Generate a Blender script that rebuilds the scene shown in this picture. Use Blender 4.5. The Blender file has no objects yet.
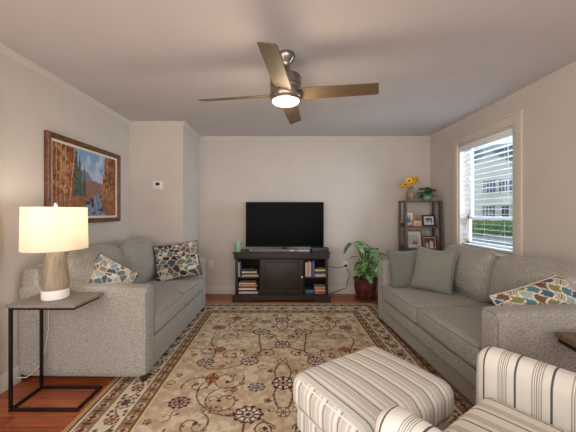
import bpy, bmesh, math, random
import numpy as np
from mathutils import Vector, Matrix, noise
PI = math.pi
R = math.radians
C = bpy.context.scene.collection
SC = bpy.context.scene

def lin(c):
    out = []
    for v in c[:3]:
        v = v / 255.0
        out.append(v / 12.92 if v <= 0.04045 else ((v + 0.055) / 1.055) ** 2.4)
    return tuple(out)
def L4(c): return (*lin(c), 1.0)

# ------------------------------------------------------------------ camera
F = 288.0; VX = 281.0; VY = 212.0; CZ = 1.27          # focal length in px, vanishing point, eye height
cd = bpy.data.cameras.new('camera'); cam = bpy.data.objects.new('camera', cd); C.objects.link(cam)
cam.location = (0, 0, CZ); cam.rotation_euler = (R(90), 0, 0)
cd.sensor_width = 36; cd.lens = 36 * F / 576
cd.shift_x = (288 - VX) / 576; cd.shift_y = -(216 - VY) / 576
cd.clip_start = 0.05; cd.clip_end = 300
SC.camera = cam

# ------------------------------------------------------------------ world, lights, exposure
w = bpy.data.worlds.new('overcast_sky'); SC.world = w; w.use_nodes = True
nt = w.node_tree; nt.nodes.clear()
wo = nt.nodes.new('ShaderNodeOutputWorld'); bg = nt.nodes.new('ShaderNodeBackground')
nz = nt.nodes.new('ShaderNodeTexNoise'); nz.inputs['Scale'].default_value = 2.2
rp = nt.nodes.new('ShaderNodeValToRGB')
rp.color_ramp.elements[0].position = .35; rp.color_ramp.elements[0].color = (.62, .74, .92, 1)
rp.color_ramp.elements[1].position = .65; rp.color_ramp.elements[1].color = (.88, .93, 1, 1)
tc = nt.nodes.new('ShaderNodeTexCoord')
nt.links.new(tc.outputs['Generated'], nz.inputs['Vector']); nt.links.new(nz.outputs['Fac'], rp.inputs['Fac'])
nt.links.new(rp.outputs['Color'], bg.inputs['Color']); nt.links.new(bg.outputs['Background'], wo.inputs['Surface'])
bg.inputs['Strength'].default_value = 1.0

def area(name, loc, rot, sx, sy, power, col):
    l = bpy.data.lights.new(name, 'AREA'); l.shape = 'RECTANGLE'; l.size = sx; l.size_y = sy
    l.energy = power; l.color = col
    o = bpy.data.objects.new(name, l); C.objects.link(o); o.location = loc; o.rotation_euler = rot
    return o
# daylight of the window on the right, plus added fill at left and rear
area('window_daylight', (3.75, 2.95, 2.0), (0, R(84), R(8)), 1.8, 1.6, 230, (.66, .83, 1))
area('left_fill_light', (-1.9, -.3, 1.3), (0, R(-90), R(12)), 1.8, 1.7, 50, (1, .97, .94))  # added unseen fill by the solid left wall, brightens right wall and sofa
area('rear_fill_light', (0.2, -2.05, 1.35), (R(90), 0, 0), 3.6, 1.9, 95, (1, .99, .98))  # added broad fill behind the camera; the rear wall has no window
SC.view_settings.view_transform = 'Standard'; SC.view_settings.look = 'None'
SC.view_settings.gamma = 1; SC.view_settings.exposure = 0.13
try: SC.view_settings.use_curve_mapping = False
except Exception: pass

# ------------------------------------------------------------------ materials
MATS = {}
def base_mat(name):
    m = bpy.data.materials.new(name); m.use_nodes = True
    n = m.node_tree; b = n.nodes['Principled BSDF']
    return m, n, b
def mat(name, c, rough=.6, metal=0, spec=.5, var=0, vscale=8, bump=0, bscale=60, stretch=None, emit=None, estr=0, coat=0):
    """plain procedural material: base colour with optional noise variation and bump"""
    if name in MATS: return MATS[name]
    m, n, b = base_mat(name)
    b.inputs['Base Color'].default_value = L4(c); b.inputs['Roughness'].default_value = rough
    b.inputs['Metallic'].default_value = metal; b.inputs['Specular IOR Level'].default_value = spec
    if coat: b.inputs['Coat Weight'].default_value = coat
    tc = n.nodes.new('ShaderNodeTexCoord'); src = tc.outputs['Object']
    if stretch:
        mp = n.nodes.new('ShaderNodeMapping'); mp.inputs['Scale'].default_value = stretch
        n.links.new(src, mp.inputs['Vector']); src = mp.outputs['Vector']
    if var:
        t = n.nodes.new('ShaderNodeTexNoise'); t.inputs['Scale'].default_value = vscale; t.inputs['Detail'].default_value = 4
        n.links.new(src, t.inputs['Vector'])
        r = n.nodes.new('ShaderNodeValToRGB'); r.color_ramp.elements[0].position = .3; r.color_ramp.elements[1].position = .7
        lo = [max(0, v * (1 - var)) for v in c]; hi = [min(255, v * (1 + var)) for v in c]
        r.color_ramp.elements[0].color = L4(lo); r.color_ramp.elements[1].color = L4(hi)
        n.links.new(t.outputs['Fac'], r.inputs['Fac']); n.links.new(r.outputs['Color'], b.inputs['Base Color'])
    if bump:
        t = n.nodes.new('ShaderNodeTexNoise'); t.inputs['Scale'].default_value = bscale; t.inputs['Detail'].default_value = 3
        n.links.new(src, t.inputs['Vector'])
        bp = n.nodes.new('ShaderNodeBump'); bp.inputs['Strength'].default_value = bump; bp.inputs['Distance'].default_value = .004
        n.links.new(t.outputs['Fac'], bp.inputs['Height']); n.links.new(bp.outputs['Normal'], b.inputs['Normal'])
    if emit:
        b.inputs['Emission Color'].default_value = L4(emit); b.inputs['Emission Strength'].default_value = estr
    MATS[name] = m
    return m
def fabric(name, c, c2, scale=260, rough=.95, bump=.5):
    """woven two-tone cloth"""
    if name in MATS: return MATS[name]
    m, n, b = base_mat(name); b.inputs['Roughness'].default_value = rough; b.inputs['Specular IOR Level'].default_value = .15
    b.inputs['Sheen Weight'].default_value = .15
    tc = n.nodes.new('ShaderNodeTexCoord')
    t = n.nodes.new('ShaderNodeTexNoise'); t.inputs['Scale'].default_value = scale; t.inputs['Detail'].default_value = 2
    t2 = n.nodes.new('ShaderNodeTexNoise'); t2.inputs['Scale'].default_value = 170; t2.inputs['Detail'].default_value = 3
    n.links.new(tc.outputs['Object'], t.inputs['Vector']); n.links.new(tc.outputs['Object'], t2.inputs['Vector'])
    ad = n.nodes.new('ShaderNodeMath'); ad.operation = 'ADD'; n.links.new(t.outputs['Fac'], ad.inputs[0]); n.links.new(t2.outputs['Fac'], ad.inputs[1])
    hf = n.nodes.new('ShaderNodeMath'); hf.operation = 'MULTIPLY'; hf.inputs[1].default_value = .5; n.links.new(ad.outputs[0], hf.inputs[0])
    r = n.nodes.new('ShaderNodeValToRGB'); r.color_ramp.elements[0].position = .36; r.color_ramp.elements[1].position = .64
    r.color_ramp.elements[0].color = L4(c); r.color_ramp.elements[1].color = L4(c2)
    n.links.new(hf.outputs[0], r.inputs['Fac']); n.links.new(r.outputs['Color'], b.inputs['Base Color'])
    bp = n.nodes.new('ShaderNodeBump'); bp.inputs['Strength'].default_value = bump; bp.inputs['Distance'].default_value = .002
    n.links.new(t.outputs['Fac'], bp.inputs['Height']); n.links.new(bp.outputs['Normal'], b.inputs['Normal'])
    MATS[name] = m
    return m
def striped(name, axis, period, stops, off=0.0):
    """woven stripes across one local axis; stops = [(position 0..1, colour)]"""
    m, n, b = base_mat(name); b.inputs['Roughness'].default_value = .92; b.inputs['Specular IOR Level'].default_value = .15
    tc = n.nodes.new('ShaderNodeTexCoord'); sp = n.nodes.new('ShaderNodeSeparateXYZ'); n.links.new(tc.outputs['Object'], sp.inputs[0])
    a = n.nodes.new('ShaderNodeMath'); a.operation = 'MULTIPLY_ADD'; a.inputs[1].default_value = 1 / period; a.inputs[2].default_value = 50 + off
    n.links.new(sp.outputs[axis], a.inputs[0])
    f = n.nodes.new('ShaderNodeMath'); f.operation = 'FRACT'; n.links.new(a.outputs[0], f.inputs[0])
    r = n.nodes.new('ShaderNodeValToRGB'); r.color_ramp.interpolation = 'CONSTANT'
    el = r.color_ramp.elements
    el[0].position = 0; el[0].color = L4(stops[0][1]); el[1].position = stops[1][0]; el[1].color = L4(stops[1][1])
    for p, c in stops[2:]:
        e = el.new(p); e.color = L4(c)
    n.links.new(f.outputs[0], r.inputs['Fac']); n.links.new(r.outputs['Color'], b.inputs['Base Color'])
    t = n.nodes.new('ShaderNodeTexNoise'); t.inputs['Scale'].default_value = 300; n.links.new(tc.outputs['Object'], t.inputs['Vector'])
    bp = n.nodes.new('ShaderNodeBump'); bp.inputs['Strength'].default_value = .3; bp.inputs['Distance'].default_value = .002
    n.links.new(t.outputs['Fac'], bp.inputs['Height']); n.links.new(bp.outputs['Normal'], b.inputs['Normal'])
    return m
def attr_mat(name, rough=.9, spec=.2, bump=0, bscale=400):
    """surface pattern woven/painted on the mesh as a colour attribute"""
    if name in MATS: return MATS[name]
    m, n, b = base_mat(name); b.inputs['Roughness'].default_value = rough; b.inputs['Specular IOR Level'].default_value = spec
    a = n.nodes.new('ShaderNodeAttribute'); a.attribute_name = 'pattern'
    n.links.new(a.outputs['Color'], b.inputs['Base Color'])
    if bump:
        tc = n.nodes.new('ShaderNodeTexCoord')
        t = n.nodes.new('ShaderNodeTexNoise'); t.inputs['Scale'].default_value = bscale; n.links.new(tc.outputs['Object'], t.inputs['Vector'])
        bp = n.nodes.new('ShaderNodeBump'); bp.inputs['Strength'].default_value = bump; bp.inputs['Distance'].default_value = .003
        n.links.new(t.outputs['Fac'], bp.inputs['Height']); n.links.new(bp.outputs['Normal'], b.inputs['Normal'])
    MATS[name] = m
    return m
def planks(name, c1, c2, mortar, rough=.3):
    m, n, b = base_mat(name); b.inputs['Roughness'].default_value = rough
    tc = n.nodes.new('ShaderNodeTexCoord')
    br = n.nodes.new('ShaderNodeTexBrick'); br.inputs['Scale'].default_value = 1
    br.inputs['Brick Width'].default_value = 1.1; br.inputs['Row Height'].default_value = .085; br.inputs['Mortar Size'].default_value = .0016
    br.inputs['Color1'].default_value = L4(c1); br.inputs['Color2'].default_value = L4(c2); br.inputs['Mortar'].default_value = L4(mortar)
    n.links.new(tc.outputs['Object'], br.inputs['Vector'])
    mp = n.nodes.new('ShaderNodeMapping'); mp.inputs['Scale'].default_value = (2, 40, 1); n.links.new(tc.outputs['Object'], mp.inputs['Vector'])
    t = n.nodes.new('ShaderNodeTexNoise'); t.inputs['Scale'].default_value = 2; t.inputs['Detail'].default_value = 5; n.links.new(mp.outputs[0], t.inputs['Vector'])
    r = n.nodes.new('ShaderNodeValToRGB'); r.color_ramp.elements[0].position = .3; r.color_ramp.elements[0].color = (.55, .5, .48, 1)
    r.color_ramp.elements[1].position = .7; r.color_ramp.elements[1].color = (1.2, 1.15, 1.1, 1)
    n.links.new(t.outputs['Fac'], r.inputs['Fac'])
    mx = n.nodes.new('ShaderNodeMix'); mx.data_type = 'RGBA'; mx.blend_type = 'MULTIPLY'; mx.inputs[0].default_value = 1
    n.links.new(br.outputs['Color'], mx.inputs[6]); n.links.new(r.outputs['Color'], mx.inputs[7]); n.links.new(mx.outputs[2], b.inputs['Base Color'])
    return m

# ------------------------------------------------------------------ mesh helpers
class MB:
    def __init__(s): s.bm = bmesh.new()
    def _xf(s, vs, M):
        if M is not None:
            for v in vs: v.co = M @ v.co
    def box(s, lo, hi, bevel=0, M=None, seg=2):
        r = bmesh.ops.create_cube(s.bm, size=1); vs = r['verts']
        c = [(a + b) / 2 for a, b in zip(lo, hi)]; d = [abs(b - a) for a, b in zip(lo, hi)]
        for v in vs: v.co = Vector((v.co.x * d[0] + c[0], v.co.y * d[1] + c[1], v.co.z * d[2] + c[2]))
        if bevel:
            es = list({e for v in vs for e in v.link_edges})
            rr = bmesh.ops.bevel(s.bm, geom=es, offset=bevel, segments=seg, affect='EDGES', profile=.6)
            vs = list({v for f in rr['faces'] for v in f.verts} | {v for v in vs if v.is_valid})
        s._xf(vs, M); return s
    def lathe(s, prof, c=(0, 0, 0), n=32, M=None, cap=True):
        rings = []
        for r, z in prof:
            if r < 1e-5: rings.append([s.bm.verts.new((c[0], c[1], c[2] + z))])
            else: rings.append([s.bm.verts.new((c[0] + r * math.cos(2 * PI * k / n), c[1] + r * math.sin(2 * PI * k / n), c[2] + z)) for k in range(n)])
        for a, b in zip(rings, rings[1:]):
            for k in range(n):
                k2 = (k + 1) % n
                if len(a) == 1 and len(b) == 1: continue
                if len(a) == 1: s.bm.faces.new((a[0], b[k2], b[k]))
                elif len(b) == 1: s.bm.faces.new((a[k], a[k2], b[0]))
                else: s.bm.faces.new((a[k], a[k2], b[k2], b[k]))
        if cap:
            for g in (rings[0], rings[-1]):
                if len(g) > 2: s.bm.faces.new(g)
        s._xf([v for g in rings for v in g], M); return s
    def tube(s, pts, r, n=8, radii=None):
        pts = [Vector(p) for p in pts]; rings = []; up = Vector((.13, .27, .95)).normalized()
        for i, p in enumerate(pts):
            d = (pts[min(i + 1, len(pts) - 1)] - pts[max(i - 1, 0)]).normalized()
            a = d.cross(up)
            if a.length < .05: a = d.cross(Vector((1, 0, 0)))
            a.normalize(); b = d.cross(a).normalized(); rr = radii[i] if radii else r
            rings.append([s.bm.verts.new(p + rr * (math.cos(2 * PI * k / n) * a + math.sin(2 * PI * k / n) * b)) for k in range(n)])
        for a, b in zip(rings, rings[1:]):
            for k in range(n): s.bm.faces.new((a[k], a[(k + 1) % n], b[(k + 1) % n], b[k]))
        s.bm.faces.new(rings[0]); s.bm.faces.new(rings[-1]); return s
    def prism(s, poly, axis, a, b, M=None):
        """extrude a 2D outline along an axis ('x','y','z') from a to b"""
        def P(u, v, t): return {'x': (t, u, v), 'y': (u, t, v), 'z': (u, v, t)}[axis]
        A = [s.bm.verts.new(P(u, v, a)) for u, v in poly]; B = [s.bm.verts.new(P(u, v, b)) for u, v in poly]
        k = len(poly)
        for i in range(k): s.bm.faces.new((A[i], A[(i + 1) % k], B[(i + 1) % k], B[i]))
        s.bm.faces.new(A); s.bm.faces.new(B[::-1]); s._xf(A + B, M); return s
    def soft(s, c, half, r, bulge=(0, 0, 0), n=12, M=None, wr=0, seed=0, wf=6):
        """upholstered block: rounded corners, faces bulging by bulge, fine wrinkles"""
        half = Vector(half); c = Vector(c); vs = {}
        def vert(i, j, k):
            key = (i, j, k)
            if key in vs: return vs[key]
            u = Vector([math.sin((2 * t / n - 1) * PI / 2) * .35 + (2 * t / n - 1) * .65 for t in key])
            p = Vector([u[q] * half[q] for q in range(3)])
            inn = Vector([max(-(half[q] - r), min(half[q] - r, p[q])) for q in range(3)])
            d = p - inn
            if d.length > 1e-7: p = inn + d.normalized() * r
            for q in range(3):
                o = [x for x in range(3) if x != q]
                f = (1 - u[o[0]] ** 2) * (1 - u[o[1]] ** 2)
                p[q] += bulge[q] * f * u[q]
            if wr:
                g = Vector(((p.x + seed) * wf, (p.y - seed) * wf, p.z * wf))
                p += noise.noise_vector(g) * wr
            vs[key] = s.bm.verts.new(p + c); return vs[key]
        for ax in range(3):
            for side in (0, n):
                for a in range(n):
                    for b in range(n):
                        q = []
                        for (da, db) in ((0, 0), (1, 0), (1, 1), (0, 1)):
                            k = [0, 0, 0]; k[ax] = side; o = [x for x in range(3) if x != ax]; k[o[0]] = a + da; k[o[1]] = b + db
                            q.append(vert(*k))
                        s.bm.faces.new(q)
        s._xf(list(vs.values()), M); return s
    def leaf(s, base, dirv, up, length, width, droop=.4, n=7, fold=.12):
        d = Vector(dirv).normalized(); up = Vector(up).normalized(); side = d.cross(up).normalized(); up = side.cross(d).normalized()
        rows = []
        for i in range(n + 1):
            t = i / n; wd = width * (math.sin(PI * min(1, t * .96 + .03)) ** .75) * (1 - .35 * t) * .6
            p = Vector(base) + d * length * t * (1 - .15 * droop * t) - Vector((0, 0, 1)) * droop * length * t * t
            rows.append([s.bm.verts.new(p + side * wd + up * fold * wd), s.bm.verts.new(p), s.bm.verts.new(p - side * wd + up * fold * wd)])
        for a, b in zip(rows, rows[1:]):
            s.bm.faces.new((a[0], a[1], b[1], b[0])); s.bm.faces.new((a[1], a[2], b[2], b[1]))
        return s
    def build(s, name, m, parent=None, smooth=True, loc=None, rot=None, angle=35, normals=True):
        if normals: bmesh.ops.recalc_face_normals(s.bm, faces=s.bm.faces)
        me = bpy.data.meshes.new(name); s.bm.to_mesh(me); s.bm.free()
        for mm in (m if isinstance(m, (list, tuple)) else [m]): me.materials.append(mm)
        if smooth:
            me.polygons.foreach_set('use_smooth', [True] * len(me.polygons))
            try: me.set_sharp_from_angle(angle=R(angle))
            except Exception: pass
        o = bpy.data.objects.new(name, me); C.objects.link(o)
        if parent: o.parent = parent
        if loc: o.location = loc
        if rot: o.rotation_euler = rot
        return o
def tag(o, label=None, cat=None, group=None, kind=None):
    if label: o['label'] = label
    if cat: o['category'] = cat
    if group: o['group'] = group
    if kind: o['kind'] = kind
    return o
def thing(name, label, cat, loc=(0, 0, 0), rz=0, group=None):
    o = bpy.data.objects.new(name, None); C.objects.link(o); o.empty_display_size = .1
    o.location = loc; o.rotation_euler = (0, 0, rz)
    return tag(o, label, cat, group)
def struct(o): o['kind'] = 'structure'; return o
def bx(name, lo, hi, m, parent=None, bevel=0, **k): return MB().box(lo, hi, bevel).build(name, m, parent, **k)
def at(px, py, Y): return Vector(((px - VX) * Y / F, Y, CZ + (VY - py) * Y / F))
def colour_points(o, cols):
    """cols: (n_vertices, 3) linear colours"""
    a = o.data.color_attributes.new('pattern', 'FLOAT_COLOR', 'POINT')
    arr = np.ones((len(o.data.vertices), 4), dtype=np.float32); arr[:, :3] = cols
    a.data.foreach_set('color', arr.ravel())
def panel(name, img, W, H, depth, m, parent=None):
    """rectangular slab, local x across (W), local y up (H), front at z=0, back at z=-depth; img[row, col] = colour, row 0 at the bottom"""
    ny, nx = img.shape[:2]
    xs = np.linspace(-W / 2, W / 2, nx); ys = np.linspace(-H / 2, H / 2, ny)
    gx, gy = np.meshgrid(xs, ys)
    co = np.stack([gx, gy, np.zeros_like(gx)], -1).reshape(-1, 3)
    idx = np.arange(nx * ny).reshape(ny, nx)
    f = np.stack([idx[:-1, :-1], idx[:-1, 1:], idx[1:, 1:], idx[1:, :-1]], -1).reshape(-1, 4)
    ring = list(idx[0, :]) + list(idx[1:, -1]) + list(idx[-1, -2::-1]) + list(idx[-2:0:-1, 0])
    low = co[ring].copy(); low[:, 2] = -depth
    n0 = len(co); k = len(ring)
    side = [(n0 + i, n0 + (i + 1) % k, ring[(i + 1) % k], ring[i]) for i in range(k)]
    faces = f.tolist() + [tuple(int(v) for v in q) for q in side] + [tuple(range(n0 + k - 1, n0 - 1, -1))]
    me = bpy.data.meshes.new(name); me.from_pydata(np.concatenate([co, low]).tolist(), [], faces); me.materials.append(m); me.update()
    o = bpy.data.objects.new(name, me); C.objects.link(o)
    cols = img.reshape(-1, 3); colour_points(o, np.concatenate([cols, cols[ring]]))
    if parent: o.parent = parent
    return o

# ------------------------------------------------------------------ room shell
XL, XR, YB, ZC, YR = -1.97, 2.32, 4.48, 2.44, -2.2
WALL = mat('wall_paint', (202, 193, 183), .9, spec=.2, var=.012, vscale=3, bump=.05, bscale=250)
CEIL = mat('ceiling_paint', (204, 199, 197), .95, spec=.1, var=.01, vscale=3)
TRIM = mat('trim_paint', (204, 196, 187), .6)
TRIMW = mat('window_trim_paint', (208, 196, 182), .55)
WOOD = planks('hardwood_planks', (184, 104, 62), (154, 78, 44), (50, 22, 12))
struct(bx('floor', (XL - .1, YR - .1, -.12), (XR + .1, YB + .1, 0), WOOD, smooth=False))
struct(bx('ceiling', (XL - .1, YR - .1, ZC), (XR + .1, YB + .1, ZC + .1), CEIL, smooth=False))
struct(bx('wall_back', (XL - .1, YB, 0), (XR + .15, YB + .1, ZC), WALL, smooth=False))
struct(bx('wall_rear', (XL - .1, YR - .1, 0), (XR + .15, YR, ZC), WALL, smooth=False))
struct(bx('wall_left', (XL - .1, YR, 0), (XL, YB, ZC), WALL, smooth=False))
struct(bx('wall_bump_out', (XL, 3.745, 0), (-1.275, YB, ZC), WALL, smooth=False))
WY0, WY1, WZ0, WZ1 = 2.86, 3.76, .84, 2.14            # window opening
b = MB(); XO = XR + .16
b.box((XR, YR, 0), (XO, WY0, ZC)); b.box((XR, WY1, 0), (XO, YB, ZC)); b.box((XR, WY0, 0), (XO, WY1, WZ0)); b.box((XR, WY0, WZ1), (XO, WY1, ZC))
struct(b.build('wall_right', WALL, smooth=False))

def profile_run(name, pts, prof, m):
    """molding: profile (out, z) swept along wall points; out is to the left of travel"""
    b = MB(); bm = b.bm; rows = []
    P = [Vector((p[0], p[1], 0)) for p in pts]
    for i, p in enumerate(P):
        dirs = []
        if i > 0: dirs.append((P[i] - P[i - 1]).normalized())
        if i < len(P) - 1: dirs.append((P[i + 1] - P[i]).normalized())
        ns = [Vector((-d.y, d.x, 0)) for d in dirs]
        n_ = sum(ns, Vector()) ; n_.normalize(); k = 1 / max(.3, n_.dot(ns[0]))
        rows.append([bm.verts.new(p + n_ * k * o + Vector((0, 0, z))) for o, z in prof])
    for a, c in zip(rows, rows[1:]):
        for j in range(len(prof)): bm.faces.new((a[j], a[(j + 1) % len(prof)], c[(j + 1) % len(prof)], c[j]))
    bm.faces.new(rows[0]); bm.faces.new(rows[-1])
    return struct(b.build(name, m, angle=25))
crown = [(0, ZC - .05), (.006, ZC - .05), (.009, ZC - .042), (.022, ZC - .022), (.032, ZC - .012), (.036, ZC - .009), (.036, ZC), (0, ZC)]
room = [(XL, 3.745), (-1.275, 3.745), (-1.275, YB), (XR, YB)]
profile_run('trim_1', [(XR, YR), (XR, YB), (-1.275, YB), (-1.275, 3.745), (XL, 3.745), (XL, YR)], crown, TRIM)
bp_ = [(0, 0), (.016, 0), (.016, .1), (.01, .118), (.004, .125), (0, .125)]
profile_run('baseboard_right', [(XR, YR), (XR, YB)], bp_, TRIM)
profile_run('baseboard_back', [(XR - .016, YB), (-1.275, YB)], bp_, TRIM)
profile_run('baseboard_bump_out', [(-1.275, YB - .016), (-1.275, 3.745), (XL + .016, 3.745)], bp_, TRIM)
profile_run('baseboard_left', [(XL, 3.745), (XL, 2.005)], bp_, TRIM)
# casing of the opening at the left edge of the picture
b = MB(); b.box((XL, 1.9, 0), (XL + .02, 2.0, 2.16), .004); b.box((XL, .9, 2.06), (XL + .02, 1.9, 2.16), .004); b.box((XL, .8, 0), (XL + .02, .9, 2.16), .004)
struct(b.build('door_1', TRIM)); o = bx('door_panel', (XL, .9, 0.005), (XL + .008, 1.9, 2.06), TRIM, bpy.data.objects['door_1'])
MB().lathe([(0, 0), (.026, 0), (.03, .02), (.02, .045), (0, .05)], M=Matrix.Translation((XL + .008, 1.02, 1)) @ Matrix.Rotation(PI / 2, 4, 'Y')).build('door_knob', mat('brass', (180, 150, 90), .3, 1), bpy.data.objects['door_1'])

# ------------------------------------------------------------------ window, blinds
win = MB()
win.box((XR - .022, WY0 - .1, WZ0 - .02), (XR, WY0, WZ1 + .09), .005); win.box((XR - .022, WY1, WZ0 - .02), (XR, WY1 + .1, WZ1 + .09), .005)
win.box((XR - .022, WY0, WZ1), (XR, WY1, WZ1 + .09), .005)
win.box((XR - .03, WY0 - .11, WZ1 + .09), (XR, WY1 + .11, WZ1 + .112), .005)
win = struct(win.build('window_1', TRIMW))
WHITE = mat('white_sash_paint', (232, 234, 236), .4)
bx('window_sill', (XR - .05, WY0 - .12, WZ0 - .045), (XR + .1, WY1 + .12, WZ0 - .02), TRIMW, win, .006)
j = MB(); j.box((XR, WY0, WZ0 - .02), (XO, WY0 + .02, WZ1)); j.box((XR, WY1 - .02, WZ0 - .02), (XO, WY1, WZ1)); j.box((XR, WY0, WZ1 - .02), (XO, WY1, WZ1)); j.box((XR + .1, WY0, WZ0 - .02), (XO, WY1, WZ0 + .02))
j.build('window_jamb', TRIMW, win)
mid = 1.2
gl = base_mat('window_glass'); gm = gl[0]; gn = gl[1]
gn.nodes.clear(); go = gn.nodes.new('ShaderNodeOutputMaterial'); gt = gn.nodes.new('ShaderNodeBsdfTransparent'); gg = gn.nodes.new('ShaderNodeBsdfGlossy'); gg.inputs['Roughness'].default_value = .02
gx_ = gn.nodes.new('ShaderNodeMixShader'); gx_.inputs[0].default_value = .06
gn.links.new(gt.outputs[0], gx_.inputs[1]); gn.links.new(gg.outputs[0], gx_.inputs[2]); gn.links.new(gx_.outputs[0], go.inputs[0])
for (z0, z1, xo) in ((mid - .02, WZ1 - .02, .125), (WZ0 + .02, mid + .02, .095)):
    s = MB(); x0, x1 = XR + xo, XR + xo + .03; ya, yb = WY0 + .02, WY1 - .02
    s.box((x0, ya, z0), (x1, ya + .045, z1)); s.box((x0, yb - .045, z0), (x1, yb, z1)); s.box((x0, ya, z0), (x1, yb, z0 + .04)); s.box((x0, ya, z1 - .04), (x1, yb, z1))
    so = s.build('window_sash', WHITE, win)
    bx('window_pane', (x0 + .012, ya + .04, z0 + .035), (x0 + .016, yb - .04, z1 - .035), gm, so, smooth=False)
bl = thing('window_blind', 'white horizontal slat blind hanging open in the window', 'blind', (XR + .045, (WY0 + WY1) / 2, WZ0 + .0))
BW = (WY1 - WY0) / 2 - .03
SL = mat('blind_slat_white', (235, 238, 240), .45)
bx('headrail', (-.028, -BW, 1.225), (.028, BW, 1.278), SL, bl, .003)
bx('valance', (-.04, -BW - .004, 1.2), (-.03, BW + .004, 1.278), SL, bl, .002)
pitch = .06; k = 0; z = 1.185
smesh = None
while z > .05:
    if smesh is None:
        so = MB().box((-.025, -BW, -.0015), (.025, BW, .0015)).build('slat', SL, bl, smooth=False); smesh = so
    else:
        so = smesh.copy(); C.objects.link(so)
    so.location = (0, 0, z); so.rotation_euler = (0, R(4), 0); z -= pitch
bx('bottom_rail', (-.025, -BW, .014), (.025, BW, .034), SL, bl, .003)
for y in (-BW + .12, 0, BW - .12):
    MB().tube([(-.027, y, .03), (-.027, y, 1.225)], .0012, 6).build('ladder_cord', SL, bl)
MB().tube([(-.046, -BW + .05, 1.2), (-.046, -BW + .055, .55)], .004, 6).build('tilt_wand', SL, bl)

# ------------------------------------------------------------------ outside
GR = mat('lawn', (96, 128, 62), .95, var=.2, vscale=1.5); 
struct(bx('trim_9', (XO + .3, -25, -.55), (80, 90, -.45), GR, smooth=False)).name = 'ground_outside'
struct(bx('road', (9, -25, -.45), (15.5, 90, -.44), mat('asphalt', (150, 150, 152), .9, var=.05), smooth=False))
struct(bx('sidewalk', (17, -25, -.45), (18.4, 90, -.43), mat('concrete', (190, 188, 182), .9, var=.05), smooth=False))
def hedge(label, p0, p1, h, wd, col, seed):
    b = MB(); random.seed(seed); d = Vector(p1) - Vector(p0); n = int(d.length / .35)
    for i in range(n + 1):
        p = Vector(p0) + d * i / n
        b.soft((p.x, p.y, p.z + h / 2), (.36, wd / 2, h / 2 * random.uniform(.9, 1.08)), .18, n=6, wr=.09, seed=i * 1.7 + seed, wf=5)
    o = b.build('hedge', mat('hedge_' + str(seed), col, .9, var=.35, vscale=9, bump=1, bscale=20)); tag(o, label, 'hedge'); return o
hedge('clipped green hedge along the far side of the street, seen through the blind', (13.6, 21.6, -.45), (19.5, 20.2, -.45), 1.0, 1.0, (86, 124, 62), 3)
hedge('darker low hedge at the foot of the white house across the street', (18.2, 28.6, -.45), (26, 24.0, -.45), .85, .9, (60, 84, 56), 5)
hs = thing('house', 'white two storey house with grey roof and shutters across the street', 'house', (22.6, 31.2, -.45), R(-44))
SID = mat('white_siding', (240, 238, 228), .7)
RF = mat('grey_shingles', (92, 98, 108), .9, var=.15, vscale=4)
b = MB(); b.box((-3.4, 0, 0), (10, 7, 6.6)); b.build('wall', SID, hs, smooth=False)
b = MB(); b.prism([(-1.75, 0), (2.0, 0), (2.0, 6.75), (.12, 8.3), (-1.75, 6.75)], 'y', -.8, 3)
b.build('gable_wall', SID, hs, smooth=False)
b = MB(); b.prism([(-.4, 6.55), (3.5, 9.6), (7.4, 6.55)], 'x', -3.7, 10.3); b.build('roof', RF, hs, smooth=False)
b = MB(); b.prism([(-2.1, 6.45), (.12, 8.25), (2.35, 6.45), (2.35, 6.65), (.12, 8.5), (-2.1, 6.65)], 'y', -1.15, 3.0); b.build('gable_roof', mat('pale_trim_grey', (130, 138, 148), .7), hs, smooth=False)
PANE = mat('dark_house_pane', (110, 124, 140), .2); SHU = mat('shutter_grey_blue', (106, 122, 136), .6); HT = mat('house_trim_white', (240, 240, 240), .5)
for (x, z, y) in ((.1, 3.7, -.82), (1.45, 3.7, -.82), (.05, 1.0, -.82), (-2.6, 3.7, -.02), (-2.6, 1.0, -.02), (3.4, 3.7, -.02), (5.2, 3.7, -.02), (3.4, 1.0, -.02), (5.2, 1.0, -.02)):
    o = bx('window', (x - .27, y - .03, z), (x + .27, y + .02, z + 1.35), PANE, hs, smooth=False)
    f = MB(); f.box((x - .31, y - .07, z - .06), (x + .31, y - .03, z)); f.box((x - .31, y - .07, z + 1.35), (x + .31, y - .03, z + 1.43)); f.box((x - .31, y - .07, z), (x - .26, y - .03, z + 1.35)); f.box((x + .26, y - .07, z), (x + .31, y - .03, z + 1.35)); f.box((x - .26, y - .06, z + .65), (x + .26, y - .03, z + .71)); f.box((x - .03, y - .05, z), (x + .03, y - .03, z + 1.35))
    f.build('window_frame', HT, o, smooth=False)
    for sx in (-.42, .42): bx('shutter', (x + sx - .1, y - .06, z - .03), (x + sx + .1, y - .02, z + 1.38), SHU, o, smooth=False)
dr = bx('front_door', (1.15, -.86, .1), (1.75, -.8, 2.3), mat('front_door_dark', (70, 84, 96), .4), hs, smooth=False)
f = MB(); f.box((.95, -1.1, 0), (1.15, -.82, 2.4)); f.box((1.75, -1.1, 0), (1.95, -.82, 2.4)); f.box((.85, -1.2, 2.4), (2.05, -.82, 2.65)); f.build('door_surround', HT, dr, smooth=False)

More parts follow.
